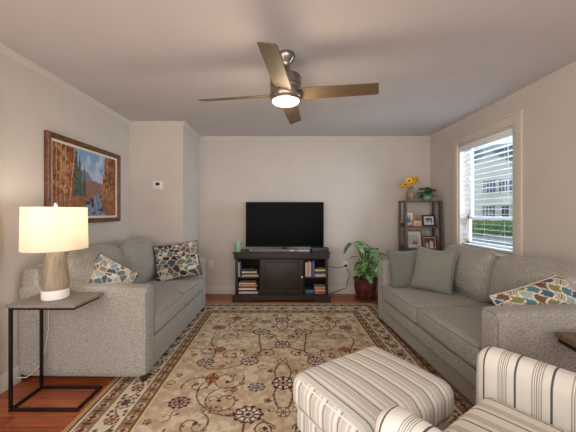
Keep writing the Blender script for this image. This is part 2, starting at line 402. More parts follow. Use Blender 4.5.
# ------------------------------------------------------------------ rug
def make_rug():
    x0, x1, y0, y1 = -1.262, 1.292, .95, 4.005
    cell = .0068; nx = int((x1 - x0) / cell); ny = int((y1 - y0) / cell)
    cx = (x0 + x1) / 2
    xs = np.linspace(x0, x1, nx); ys = np.linspace(y0, y1, ny); X, Y = np.meshgrid(xs, ys)
    rng = np.random.default_rng(4)
    def sm(n, seed):
        g = np.random.default_rng(seed).random((ny // n + 3, nx // n + 3))
        iy = np.arange(ny) / n; ix = np.arange(nx) / n
        y_ = iy.astype(int); x_ = ix.astype(int); fy = (iy - y_)[:, None]; fx = (ix - x_)[None, :]
        return (g[np.ix_(y_, x_)] * (1 - fy) * (1 - fx) + g[np.ix_(y_ + 1, x_)] * fy * (1 - fx) + g[np.ix_(y_, x_ + 1)] * (1 - fy) * fx + g[np.ix_(y_ + 1, x_ + 1)] * fy * fx)
    c_ = lambda t: np.array(t, float)
    tan, cream, lt, brn, mar, gld, gry, red = map(c_, [(190, 169, 141), (216, 205, 186), (204, 186, 160), (96, 66, 48), (84, 42, 46), (160, 126, 90), (112, 106, 108), (118, 62, 50)])
    img = np.zeros((ny, nx, 3)); n1 = sm(6, 1); n2 = sm(3, 2); n3 = sm(40, 3)
    img[:] = tan + (n3[..., None] - .5) * c_([20, 16, 10])
    q = (n1 * .6 + n2 * .4); img[q > .53] = lt; img[q > .62] = c_((208, 194, 172)); img[q < .36] = tan * .94
    def blob(px, py, rad, col):
        i0 = int((px - x0 - rad) / (x1 - x0) * nx); i1 = int((px - x0 + rad) / (x1 - x0) * nx) + 2
        j0 = int((py - y0 - rad) / (y1 - y0) * ny); j1 = int((py - y0 + rad) / (y1 - y0) * ny) + 2
        i0, j0 = max(0, i0), max(0, j0)
        if i1 <= i0 or j1 <= j0: return
        sx, sy = X[j0:j1, i0:i1], Y[j0:j1, i0:i1]
        m = (sx - px) ** 2 + (sy - py) ** 2 < rad * rad
        img[j0:j1, i0:i1][m] = col
    def flower(px, py, r, pet=8, outer=mar, inner=cream, core=gry, sx=1.0, sy=1.0, ph=0.):
        i0 = max(0, int((px - x0 - 1.4 * r) / (x1 - x0) * nx)); i1 = int((px - x0 + 1.4 * r) / (x1 - x0) * nx) + 2
        j0 = max(0, int((py - y0 - 1.4 * r) / (y1 - y0) * ny)); j1 = int((py - y0 + 1.4 * r) / (y1 - y0) * ny) + 2
        if i1 <= i0 or j1 <= j0: return
        dx = (X[j0:j1, i0:i1] - px) / sx; dy = (Y[j0:j1, i0:i1] - py) / sy
        rr = np.hypot(dx, dy) / r; th = np.arctan2(dy, dx) + ph
        lobe = .82 + .18 * np.abs(np.cos(th * pet / 2)); im = img[j0:j1, i0:i1]; q = rr / lobe
        im[q < 1] = outer; pm = (q < .84) & (q > .5) & (np.abs(np.sin(th * pet / 2)) > .55); im[~pm & (q < .9) & (q > .5)] = outer
        im[pm] = inner; im[(q < .5)] = outer; im[q < .4] = core; im[(q < .34) & (np.cos(th * pet) > 0)] = inner; im[q < .16] = outer
    def line(pts, wd, col):
        for p, q in zip(pts, pts[1:]):
            d = math.hypot(q[0] - p[0], q[1] - p[1]); n = max(1, int(d / .004))
            for k in range(n): blob(p[0] + (q[0] - p[0]) * k / n, p[1] + (q[1] - p[1]) * k / n, wd, col)
    def spiral(px, py, r0, a0, turns, sgn, wd=.0048):
        pts = [(px + r0 * (1 - .78 * t) * math.cos(a0 + sgn * turns * 2 * PI * t), py + r0 * (1 - .78 * t) * math.sin(a0 + sgn * turns * 2 * PI * t)) for t in np.linspace(0, 1, 40)]
        line(pts, wd, brn); blob(*pts[-1], .016, mar)
        for k in (10, 22): blob(pts[k][0] + .014, pts[k][1] + .012, .012, gld * .8)
    def bez(a, b, c, d): return [tuple((1 - t) ** 3 * np.array(a) + 3 * (1 - t) ** 2 * t * np.array(b) + 3 * (1 - t) * t * t * np.array(c) + t ** 3 * np.array(d)) for t in np.linspace(0, 1, 24)]
    # scrolling vines and flowers, mirrored about the long axis and repeated along it
    P = 1.24
    for row in range(-1, 3):
        oy = 2.13 + row * P
        for s in (-1, 1):
            S = lambda x, y: (cx + s * x, oy + y)
            line(bez(S(0, -.62), S(.1, -.5), S(.02, -.4), S(.22, -.33)), .005, brn)
            line(bez(S(0, .62), S(.12, .48), S(.28, .52), S(.28, .31)), .006, brn)
            line(bez(S(.0, 0), S(.12, .1), S(.04, .28), S(0, .31)), .006, brn)
            line(bez(S(.0, 0), S(.12, -.1), S(.04, -.28), S(0, -.31)), .006, brn)
            line(bez(S(.22, -.33), S(.5, -.42), S(.72, -.1), S(.54, .06)), .005, brn)
            line(bez(S(.28, .31), S(.5, .1), S(.7, .2), S(.65, .29)), .005, brn)
            line(bez(S(.65, .29), S(.5, .5), S(.75, .6), S(.69, .79)), .006, brn)
            line(bez(S(.28, .31), S(.1, .5), S(.3, .7), S(.21, .93)), .006, brn)
            for (x, y, r, a, t, g) in ((.42, .04, .13, 2.6, 1.3, 1), (.62, -.03, .12, -.4, 1.2, 1), (.4, -.2, .14, 1.2, 1.2, -1), (.45, .42, .12, 3.6, 1.2, -1), (.68, .5, .11, 1, 1.2, 1), (.13, .45, .08, 0, 1.1, 1), (.55, -.42, .11, 2, 1.1, 1), (.12, -.46, .07, 3, 1.1, -1)):
                spiral(cx + s * x, oy + y, r, a if s > 0 else PI - a, t, g * s)
            flower(*S(.22, -.33), .098, 10, mar, cream, gry, 1.0, .85)
            flower(*S(.69, -.22), .075, 10, mar, c_((190, 160, 150)), mar * 1.2, 1, .85)
            flower(*S(.19, -.05), .066, 8, c_((88, 78, 76)), cream * .9, mar, 1, .85)
            flower(*S(.28, .31), .082, 10, mar, cream, gry, 1, .85)
            flower(*S(.65, .29), .078, 9, mar, cream * .95, gry, 1, .85)
            flower(*S(.54, .06), .066, 4, red, gld * 1.1, red, .8, 1.05)
            flower(*S(.57, .52), .058, 4, red, gld * 1.1, red, .9, 1)
            for (x, y) in ((.1, .16), (.35, -.08), (.8, .1), (.5, .23), (.36, .5), (.78, .42), (.1, -.2), (.46, -.3), (.82, -.4)):
                flower(*S(x, y), .027, 5, brn, c_((196, 150, 120)), mar)
        rs = random.Random(21)
        for _ in range(34):
            x, y, a0, sg = rs.uniform(.04, .84), rs.uniform(-.6, .6), rs.uniform(0, 6.28), rs.choice((-1, 1)); r0 = rs.uniform(.022, .05)
            for s in (-1, 1):
                pts = [(cx + s * (x + r0 * (1 - .6 * t) * math.cos(a0 + sg * 4.2 * t)), oy + y + r0 * (1 - .6 * t) * math.sin(a0 + sg * 4.2 * t)) for t in np.linspace(0, 1, 14)]
                line(pts, .0036, brn * 1.15); blob(*pts[-1], .009, (mar, red, gry)[_ % 3]); blob(*pts[0], .008, gld)
        flower(cx, oy, .088, 8, mar, cream, gry); flower(cx, oy + .62, .08, 8, c_((92, 80, 78)), cream, mar)
        flower(cx, oy + .31, .05, 6, gld * .8, cream, mar); flower(cx, oy - .31, .05, 6, gld * .8, cream, mar)
    # borders
    e = np.minimum.reduce([X - x0, x1 - X, Y - y0, y1 - Y])
    # distance along border for the repeats
    side = (np.minimum(X - x0, x1 - X) < np.minimum(Y - y0, y1 - Y)); S_ = np.where(side, Y - y0, X - x0)
    BWD = .405
    mb = e < BWD
    img[mb] = gld * .78
    def band(a, b, col): img[(e >= a) & (e < b)] = col
    band(0, .03, c_((176, 146, 100))); band(.03, .042, brn); band(.042, .056, cream); band(.056, .145, c_((154, 126, 94))); band(.145, .155, brn); band(.155, .162, cream)
    band(.162, .305, c_((208, 196, 172))); band(.305, .312, brn); band(.312, .38, c_((152, 122, 88))); band(.38, .39, brn); band(.39, .405, c_((206, 186, 140)))
    def in_band(a, b, per, col, wid, ph=0):
        mid_ = (a + b) / 2; hw = (b - a) / 2
        u = (S_ / per + ph) % 1 - .5
        m = (np.abs((e - mid_) / hw) + np.abs(u) / wid < 1) & (e > a) & (e < b)
        img[m] = col
    for a, b in ((.06, .142), (.314, .378)):
        in_band(a, b, .11, cream * .9, .3); in_band(a + .014, b - .014, .11, red, .2); in_band(a, b, .11, brn, .13, .5)
        for o_ in (.25, .75): in_band(a + .025, b - .025, .11, mar, .1, o_)
    wv = .233 + .04 * np.sin(S_ / .17 * PI)
    img[(np.abs(e - wv) < .006) & (e > .16) & (e < .305)] = brn
    k_ = 0
    def border_flowers(xa, ya, dx, dy, Ln):
        n = int(Ln / .17)
        for i in range(n + 1):
            t = (i + .5) * Ln / (n + 1); big = i % 2 == 0
            px, py = xa + dx * t, ya + dy * t
            if big: flower(px, py, .066, 8, gld * .75, cream, c_((120, 86, 70)), 1 if dx else .85, 1 if dy else .85); flower(px, py, .034, 6, mar, gry, mar)
            else: flower(px, py, .045, 6, red * .9, c_((212, 178, 140)), mar)
            for q in (-1, 1):
                blob(px + dy * q * .045 + dx * .075, py + dx * q * .045 + dy * .075, .014, gry * .8); blob(px + dy * q * .05 + dx * .045, py + dx * q * .05 + dy * .045, .01, mar)
    h = .233
    border_flowers(x0 + h, y0 + h, 0, 1, y1 - y0 - 2 * h); border_flowers(x1 - h, y0 + h, 0, 1, y1 - y0 - 2 * h)
    border_flowers(x0 + h, y1 - h, 1, 0, x1 - x0 - 2 * h); border_flowers(x0 + h, y0 + h, 1, 0, x1 - x0 - 2 * h)
    img *= (1 + (rng.random((ny, nx, 1)) - .5) * .10)
    img = np.clip(img, 0, 255) / 255
    li = np.where(img <= .04045, img / 12.92, ((img + .055) / 1.055) ** 2.4)
    o = panel('area_rug', li, x1 - x0, y1 - y0, .006, attr_mat('rug_pile', .95, .1, .5, 500))
    o.location = (cx, (y0 + y1) / 2, .0062)
    tag(o, 'large beige oriental floral rug with cream and brown borders', 'rug')
make_rug()

# ------------------------------------------------------------------ sofas
SOFA = fabric('sofa_tweed', (102, 99, 93), (190, 184, 174))
SOFAW = fabric('sofa_welt', (104, 101, 96), (144, 140, 134))
LEGD = mat('dark_walnut_leg', (70, 36, 24), .4, var=.15, vscale=20)
def welt(pts, r=.0045): return MB().tube(pts, r, 6)
def make_sofa(label, loc, rz, Ln, D, seed, lean=10, ch=.235, bx0=.006, back=0):
    t = thing('sofa', label, 'sofa', loc, rz)
    at_ = .145; ah = .705; h = Ln / 2; fy = -D / 2
    b = MB(); b.soft((0, .01, .107), (h - .01, D / 2 - .012, .073), .02, n=10); b.build('base', SOFA, t)
    b = MB(); b.soft((0, fy + .03, .232), (h - at_ - .002, .03, .056), .016, n=10, bulge=(0, .004, 0)); b.build('front_rail', SOFA, t)
    for s in (-1, 1):
        b = MB(); b.soft((s * (h - at_ / 2), .0, .045 + (ah - .045) / 2), (at_ / 2, D / 2, (ah - .045) / 2), .03, n=14, bulge=(.006, .004, .008), wr=.002, seed=seed + s)
        a = b.build('arm', SOFA, t)
        x0, x1 = s * (h - at_ / 2) - at_ / 2 + .012, s * (h - at_ / 2) + at_ / 2 - .012; y = fy + .008
        welt([(x0, y, .06), (x0, y - .004, .35), (x0, y, ah - .04), (x0 + .02, y, ah - .016), (x1 - .02, y, ah - .016), (x1, y, ah - .04), (x1, y - .004, .35), (x1, y, .06)]).build('arm_welt', SOFAW, a)
    b = MB(); b.soft((0, D / 2 - .085, .455), (h - .012, .075, .395), .05, n=10, bulge=(0, .01, .01)); b.build('back_frame', SOFA, t)
    cw = (Ln - 2 * at_) / 2; sy0, sy1 = fy - .008, D / 2 - .2
    for s in (-1, 1):
        cxx = s * cw / 2
        b = MB(); b.soft((cxx, (sy0 + sy1) / 2, .375), (cw / 2 - .003, (sy1 - sy0) / 2, .078), .03, n=16, bulge=(0, .008, .022), wr=.006, seed=seed + s * 3, wf=4)
        c = b.build('seat_cushion', SOFA, t)
        y = sy0 + .004; xa, xb = cxx - cw / 2 + .014, cxx + cw / 2 - .014
        for z in (.437, .312): welt([(xa, y + .3, z), (xa - .004, y + .02, z), (xa + .01, y + .003, z), (cxx, y - .007, z), (xb - .01, y + .003, z), (xb + .004, y + .02, z), (xb, y + .3, z)]).build('cushion_welt', SOFAW, c)
        # plump loose back cushion leaning on the back
        M = Matrix.Translation((cxx - (.05 if back and s < 0 else 0), .19 + (D - .95) / 2 + back, .455)) @ Matrix.Rotation(R(-lean), 4, 'X')
        b = MB(); b.soft((0, 0, ch + .01), (cw / 2 - .012, .085, ch), .085, n=20, bulge=(bx0, .05, .035), wr=.014, seed=seed * 2.1 + s * 5, wf=5.5, M=M)
        b.build('back_cushion', SOFA, t)
    for sx in (-1, 1):
        for sy in (-1, 1):
            z0 = 0 if sy < 0 else -.006
            b = MB(); b.lathe([(.026, z0), (.036, .05)], (sx * (h - .036), sy * (D / 2 - .036), 0), 4, M=None); b.build('leg', LEGD, t, smooth=False)
    return t
make_sofa('grey tweed two-cushion sofa against the left wall beneath the painting', (-1.468, 2.92, .0065), R(90 - 1.0), 1.58, .975, 2, 10, .242, .03, -.095)
make_sofa('grey tweed two-cushion sofa under the window on the right', (1.634, 2.486, .0065), R(-90 + 2.7), 1.75, .95, 7, 10, .216)

# ------------------------------------------------------------------ throw pillows
def pillow(name, label, loc, rot, W, H, T, m, seed=0, pat=None, pinch=.05, n=28, group=None, piping=None, sag=0):
    """rot = Matrix (3x3) with local x across, local y up the face, local z out of the face"""
    bm = bmesh.new(); grid = {}; cols = []
    for sgn in (1, -1):
        for i in range(n + 1):
            for j in range(n + 1):
                if sgn < 0 and (i in (0, n) or j in (0, n)): grid[(sgn, i, j)] = grid[(1, i, j)]; continue
                u, v = 2 * i / n - 1, 2 * j / n - 1
                th = T / 2 * (max(0, (1 - u ** 2)) * max(0, (1 - v ** 2))) ** .42
                px = W / 2 * u * (1 - pinch * (1 - v * v)); py = H / 2 * v * (1 - pinch * (1 - u * u)) - sag * (1 - u * u) * (v + 1) / 2
                nv = noise.noise_vector(Vector((px * 9 + seed, py * 9, sgn * 2))) * .011 * (1 - max(abs(u), abs(v)) ** 4)
                grid[(sgn, i, j)] = bm.verts.new((px + nv.x, py + nv.y, sgn * th + nv.z))
                cols.append((u, v, sgn))
    for sgn in (1, -1):
        for i in range(n):
            for j in range(n):
                q = [grid[(sgn, i, j)], grid[(sgn, i + 1, j)], grid[(sgn, i + 1, j + 1)], grid[(sgn, i, j + 1)]]
                bm.faces.new(q if sgn > 0 else q[::-1])
    bm.verts.index_update()
    me = bpy.data.meshes.new(name); bm.to_mesh(me); bm.free(); me.materials.append(m)
    me.polygons.foreach_set('use_smooth', [True] * len(me.polygons))
    o = bpy.data.objects.new(name, me); C.objects.link(o)
    if pat: colour_points(o, np.array([lin(pat(u, v, s_)) for (u, v, s_) in cols]))
    o.matrix_world = Matrix.Translation(loc) @ rot.to_4x4()
    tag(o, label, 'pillow', group)
    if piping:
        pts = []
        for k in range(4 * 12 + 1):
            e_, t_ = divmod(k, 12); t_ = t_ / 6 - 1; e_ %= 4
            u, v = [(t_, -1), (1, t_), (-t_, 1), (-1, -t_)][e_]
            pts.append((W / 2 * u * (1 - pinch * (1 - v * v)), H / 2 * v * (1 - pinch * (1 - u * u)) - sag * (1 - u * u) * (v + 1) / 2, 0))
        MB().tube(pts, .005, 6).build('piping', piping, o)
    return o
def frame(normal, roll=0, up=(0, 0, 1)):
    z = Vector(normal).normalized(); x = Vector(up).cross(z).normalized(); y = z.cross(x)
    return Matrix((x, y, z)).transposed() @ Matrix.Rotation(R(roll), 3, 'Z')
GP = fabric('pillow_grey_green', (108, 109, 101), (144, 144, 134), 300)
GP2 = fabric('pillow_grey_green_dark', (92, 93, 88), (130, 130, 122), 300)
# the two plain pillows of the right sofa
pillow('throw_pillow', 'plain grey-green throw pillow leaning on the far arm of right sofa', (1.385, 3.095, .672), frame((-.12, -.95, .30), 4), .43, .42, .13, GP2, 3, pinch=.07, piping=GP2, sag=.02)
pillow('throw_pillow', 'lighter plain grey-green throw pillow, wrinkled, in front of the darker one', (1.525, 2.88, .695), frame((-.62, -.72, .28), -5), .37, .43, .15, GP, 8, pinch=.06, piping=GP, sag=.01)
# leaf-lattice pillow at the near arm
def lattice(u, v, s):
    a = (u * 1.3 + v) * 2.5; b_ = (u * 1.3 - v) * 2.2 + .28 * math.sin(a * 3.0)
    fa, fb = a % 1, b_ % 1
    if min(fa, 1 - fa) < .06 or min(fb, 1 - fb) < .06: return (222, 212, 190)
    k = (int(math.floor(a)) * 3 + int(math.floor(b_)) * 5) % 6
    base = [(84, 118, 128), (126, 126, 86), (108, 80, 66), (146, 168, 166), (206, 198, 180), (70, 92, 114)][k]
    if k == 4 and int(fa * 12) % 2 == 0: return (110, 100, 90)
    return base
PIPW = mat('cream_piping', (214, 206, 188), .8)
fx_ = Vector((.64, .05, .18)).normalized(); fz_ = Vector((-.12, -.9, .42)); fy_ = fz_.cross(fx_).normalized(); fz_ = fx_.cross(fy_)
pillow('throw_pillow', 'multicoloured leaf-lattice throw pillow leaning over the near arm of right sofa', (1.69, 1.82, .645), Matrix((fx_, fy_, fz_)).transposed(), .58, .36, .18, attr_mat('printed_cotton', .9, .15), 5, lattice, n=70, piping=PIPW)
# mosaic pillows of the left sofa
random.seed(11)
SEEDS = [(random.uniform(-1.1, 1.1), random.uniform(-1.1, 1.1)) for _ in range(90)]
def mosaic(pal, line_c, lw, sets):
    def f(u, v, s):
        d = sorted((abs((u - a) * .95 + .25 * (v - b)) + abs((v - b) - .2 * (u - a)), i) for i, (a, b) in enumerate(SEEDS[:sets]))
        if d[1][0] - d[0][0] < lw: return line_c
        return pal[d[0][1] * 7 % len(pal)]
    return f
pal1 = [(74, 90, 108), (196, 184, 162), (128, 144, 156), (150, 128, 98), (100, 106, 110), (184, 168, 144), (88, 108, 130), (160, 166, 168)]
pal2 = [(48, 46, 56), (150, 124, 98), (96, 104, 110), (190, 188, 180), (112, 88, 72), (108, 112, 84), (66, 70, 82), (70, 54, 46)]
pillow('throw_pillow', 'blue, tan and cream mosaic throw pillow behind the near arm of left sofa', (-1.455, 2.385, .675), frame((.5, -.76, .38), -36), .36, .40, .13, attr_mat('printed_cotton'), 1, mosaic(pal1, (208, 198, 176), .035, 86), n=84, piping=mat('brown_piping', (110, 84, 62), .8))
pillow('throw_pillow', 'dark brown and cream mosaic throw pillow against the far arm of left sofa', (-1.225, 3.42, .69), frame((.30, -.90, .30), 7), .50, .42, .13, attr_mat('printed_cotton'), 2, mosaic(pal2, (190, 182, 166), .035, 90), n=84, piping=mat('black_piping', (40, 36, 36), .8))

# ------------------------------------------------------------------ striped chair and ottoman
cr, dk, tn, lg = (236, 232, 222), (94, 97, 106), (172, 166, 154), (208, 204, 196)
stp = [(0, cr), (.16, dk), (.225, cr), (.44, tn), (.475, cr), (.51, dk), (.525, cr), (.56, tn), (.60, cr), (.635, dk), (.65, cr), (.69, tn), (.725, cr)]
per = .118
STX = striped('ticking_stripe_across', 0, per, stp); STY = striped('ticking_stripe_along', 1, per, stp, .3)
stp2 = [(0, lg), (.08, dk), (.135, lg), (.22, cr), (.42, tn), (.45, cr), (.48, tn), (.51, cr), (.54, tn), (.57, cr), (.66, lg), (.86, tn), (.88, lg)]
STO = striped('ticking_stripe_ottoman', 0, .093, stp2)
STOY = striped('ticking_stripe_ottoman_side', 1, .093, stp2, .3)
OAK = mat('oak_leg', (168, 116, 66), .45, var=.12, vscale=15, stretch=(6, 6, 1))
def assign_by_normal(o, axis):
    for p in o.data.polygons:
        n_ = p.normal
        if abs(n_[axis]) > .62 and abs(n_[axis]) > abs(n_.z): p.material_index = 1
CA = R(34)                                            # chair and ottoman face this way (left of straight ahead)
ot = thing('ottoman', 'cream ottoman with blue-grey ticking stripes on short wooden legs', 'ottoman', (.458, 1.465, .0065), R(32))
b = MB(); b.soft((0, 0, .34), (.328, .262, .088), .06, n=22, bulge=(.006, .006, .022), wr=.003); o = b.build('cushion', [STO, STOY], ot); assign_by_normal(o, 0)
b = MB(); b.soft((0, 0, .19), (.298, .242, .062), .02, n=12); o = b.build('skirt_band', [STO, STOY], ot); assign_by_normal(o, 0)
pts = []
for (sx, sy) in ((-1, -1), (1, -1), (1, 1), (-1, 1), (-1, -1)):
    pts.append((sx * .3, sy * .244, .25))
MB().tube(pts, .004, 6).build('welt', mat('welt_cream', (222, 215, 200), .9), ot)
for sx in (-1, 1):
    for sy in (-1, 1): MB().lathe([(.015, 0), (.024, .13)], (sx * .235, sy * .185, 0), 4, M=None).build('leg', OAK, ot, smooth=False)
# local +y is the way the chair faces
ch = thing('armchair', 'cream armchair with blue-grey ticking stripes beside its matching ottoman', 'armchair', (.873, .877, .0065), CA)
b = MB(); b.soft((0, -.03, .22), (.303, .35, .085), .02, n=10); o = b.build('base', [STX, STY], ch); assign_by_normal(o, 0)
b = MB(); b.soft((0, .03, .37), (.30, .30, .07), .035, n=18, bulge=(0, .01, .02)); b.build('seat_cushion', STX, ch)
for s in (-1, 1):
    b = MB(); b.soft((s * .38, 0, .375), (.075, .39, .245), .068, n=22, bulge=(.004, .006, .004), wr=.002)
    b.build('arm', STY, ch)
b = MB(); b.soft((0, 0, .28), (.30, .085, .30), .06, n=14, bulge=(0, .03, .02), M=Matrix.Translation((0, -.33, .33)) @ Matrix.Rotation(R(12), 4, 'X')); b.build('backrest', STX, ch)
for sx in (-1, 1):
    for sy in (-1, 1): MB().lathe([(.015, 0), (.024, .14)], (sx * .3, sy * .3, 0), 4, M=None).build('leg', OAK, ch, smooth=False)

# ------------------------------------------------------------------ side tables
STEEL = mat('black_steel', (36, 30, 30), .45, .6)
TOPG = mat('grey_wood_top', (132, 122, 112), .5, var=.1, vscale=6, stretch=(1, 10, 1))
ct = thing('side_table', 'C-shaped side table with grey top and black steel frame, under lamp', 'side table', (-1.512, 1.965, 0), 0)
bx('tabletop', (-.232, -.15, .664), (.212, .15, .682), TOPG, ct, .003)
q = .0085
def bar(b, p, s_): b.box([p[i] - s_[i] / 2 for i in range(3)], [p[i] + s_[i] / 2 for i in range(3)], .002)
for y in (-.128, .108):
    b = MB(); bar(b, (-.212, y, .342), (2 * q, 2 * q, .64)); b.build('upright', STEEL, ct)
b = MB(); bar(b, (0, -.128, q), (.445, 2 * q, 2 * q)); bar(b, (0, .108, q), (.445, 2 * q, 2 * q)); bar(b, (-.212, -.01, q), (2 * q, .236, 2 * q)); bar(b, (.212, -.01, q), (2 * q, .236, 2 * q)); b.build('base_frame', STEEL, ct)
b = MB(); bar(b, (-.01, -.128, .656), (.42, 2 * q, .018)); bar(b, (-.01, .108, .656), (.42, 2 * q, .018)); bar(b, (-.212, -.01, .656), (2 * q, .236, .018)); bar(b, (.19, -.01, .656), (2 * q, .236, .018)); b.build('top_frame', STEEL, ct)
rt = thing('side_table', 'side table with thick dark brown wooden top at the right edge, before the sofa arm', 'side table', (1.68, 1.362, 0), R(-10))
BRW = mat('brown_wood_top', (104, 82, 66), .4, var=.2, vscale=8, stretch=(1, 12, 1))
bx('tabletop', (-.22, -.17, .59), (.22, .17, .62), BRW, rt, .004)
bx('apron', (-.212, -.162, .566), (.212, .162, .59), STEEL, rt, .002)
for sy in (-1, 1): bx('upright', (.188, sy * .15 - .012, .024), (.212, sy * .15 + .012, .566), STEEL, rt, .002)
b = MB()
for sy in (-1, 1): b.box((-.1, sy * .15 - .012, 0), (.212, sy * .15 + .012, .024), .002)
b.box((.188, -.138, 0), (.212, .138, .024), .002); b.build('base_frame', STEEL, rt)

# ------------------------------------------------------------------ table lamp
lp = thing('table_lamp', 'table lamp with white drum shade and ribbed tan base, switched on', 'lamp', (-1.538, 1.965, .6825))
TAUPE = mat('ribbed_taupe_wood', (140, 126, 106), .6, var=.18, vscale=5, stretch=(8, 8, .7), bump=.5, bscale=30)
MB().lathe([(0, .001), (.074, .001), (.079, .008), (.0785, .06), (.077, .065), (0, .065)], n=40).build('base', mat('white_glaze', (232, 228, 220), .3), lp)
MB().lathe([(0, .065), (.077, .065), (.0775, .1), (.072, .18), (.061, .25), (.05, .30), (.044, .314), (.036, .32), (0, .32)], n=40).build('body', TAUPE, lp)
MB().lathe([(0, .32), (.012, .32), (.012, .40), (.02, .405), (.02, .44), (0, .44)], n=16).build('socket', mat('brushed_nickel', (176, 172, 166), .3, 1), lp)
m, n, bb = base_mat('lamp_shade_linen'); bb.inputs['Base Color'].default_value = L4((240, 234, 222)); bb.inputs['Roughness'].default_value = .9
tr = n.nodes.new('ShaderNodeBsdfTranslucent'); tr.inputs['Color'].default_value = L4((252, 244, 228)); mx = n.nodes.new('ShaderNodeMixShader'); mx.inputs[0].default_value = .55
n.links.new(bb.outputs[0], mx.inputs[1]); n.links.new(tr.outputs[0], mx.inputs[2]); n.links.new(mx.outputs[0], n.nodes['Material Output'].inputs['Surface'])
SH = m
z0, z1 = .335, .62
MB().lathe([(.187, z0), (.182, z1), (.1795, z1), (.1845, z0), (.187, z0)], n=64, cap=False).build('lamp_shade', SH, lp, angle=60)
b = MB(); 
for k in range(3):
    a = k * 2 * PI / 3 + .3; b.tube([(0, 0, z1 - .01), (.18 * math.cos(a), .18 * math.sin(a), z1 - .004)], .002, 6)
b.tube([(0, 0, .43), (.05, 0, .5), (.03, 0, z1 - .01), (0, 0, z1 - .01)], .002, 6)
b.build('harp', MATS['brushed_nickel'], lp)
MB().lathe([(0, z1 - .012), (.009, z1 - .012), (.006, z1 + .005), (.013, z1 + .012), (.013, z1 + .028), (0, z1 + .034)], n=16).build('finial', MATS['brushed_nickel'], lp)
MB().lathe([(0, .44), (.014, .44), (.018, .46), (.028, .49), (.028, .51), (.018, .535), (0, .545)], n=20).build('bulb', mat('lit_bulb', (255, 220, 160), .5, emit=(255, 200, 130), estr=6), lp)
pl = bpy.data.lights.new('lamp_bulb_light', 'POINT'); pl.energy = 4.8; pl.color = (1, .9, .78); pl.shadow_soft_size = .04
po = bpy.data.objects.new('lamp_bulb_light', pl); C.objects.link(po); po.location = (-1.538, 1.965, .6825 + .575)
cp = [at(47, 310, 2.11), at(46, 330, 2.1), at(41, 350, 2.08), at(33, 370, 2.06), at(22, 380, 2.05), at(16, 384, 2.04), at(15, 378, 2.12)]
cp = [(-1.50, 2.1225, .68)] + [Vector((c.x, 2.1225, max(.012, c.z))) for c in cp]
o = MB().tube(cp, .003, 6).build('lamp_cord', mat('white_cord', (225, 220, 210), .5)); tag(o, 'thin white lamp cord hanging behind the side table', 'cord')

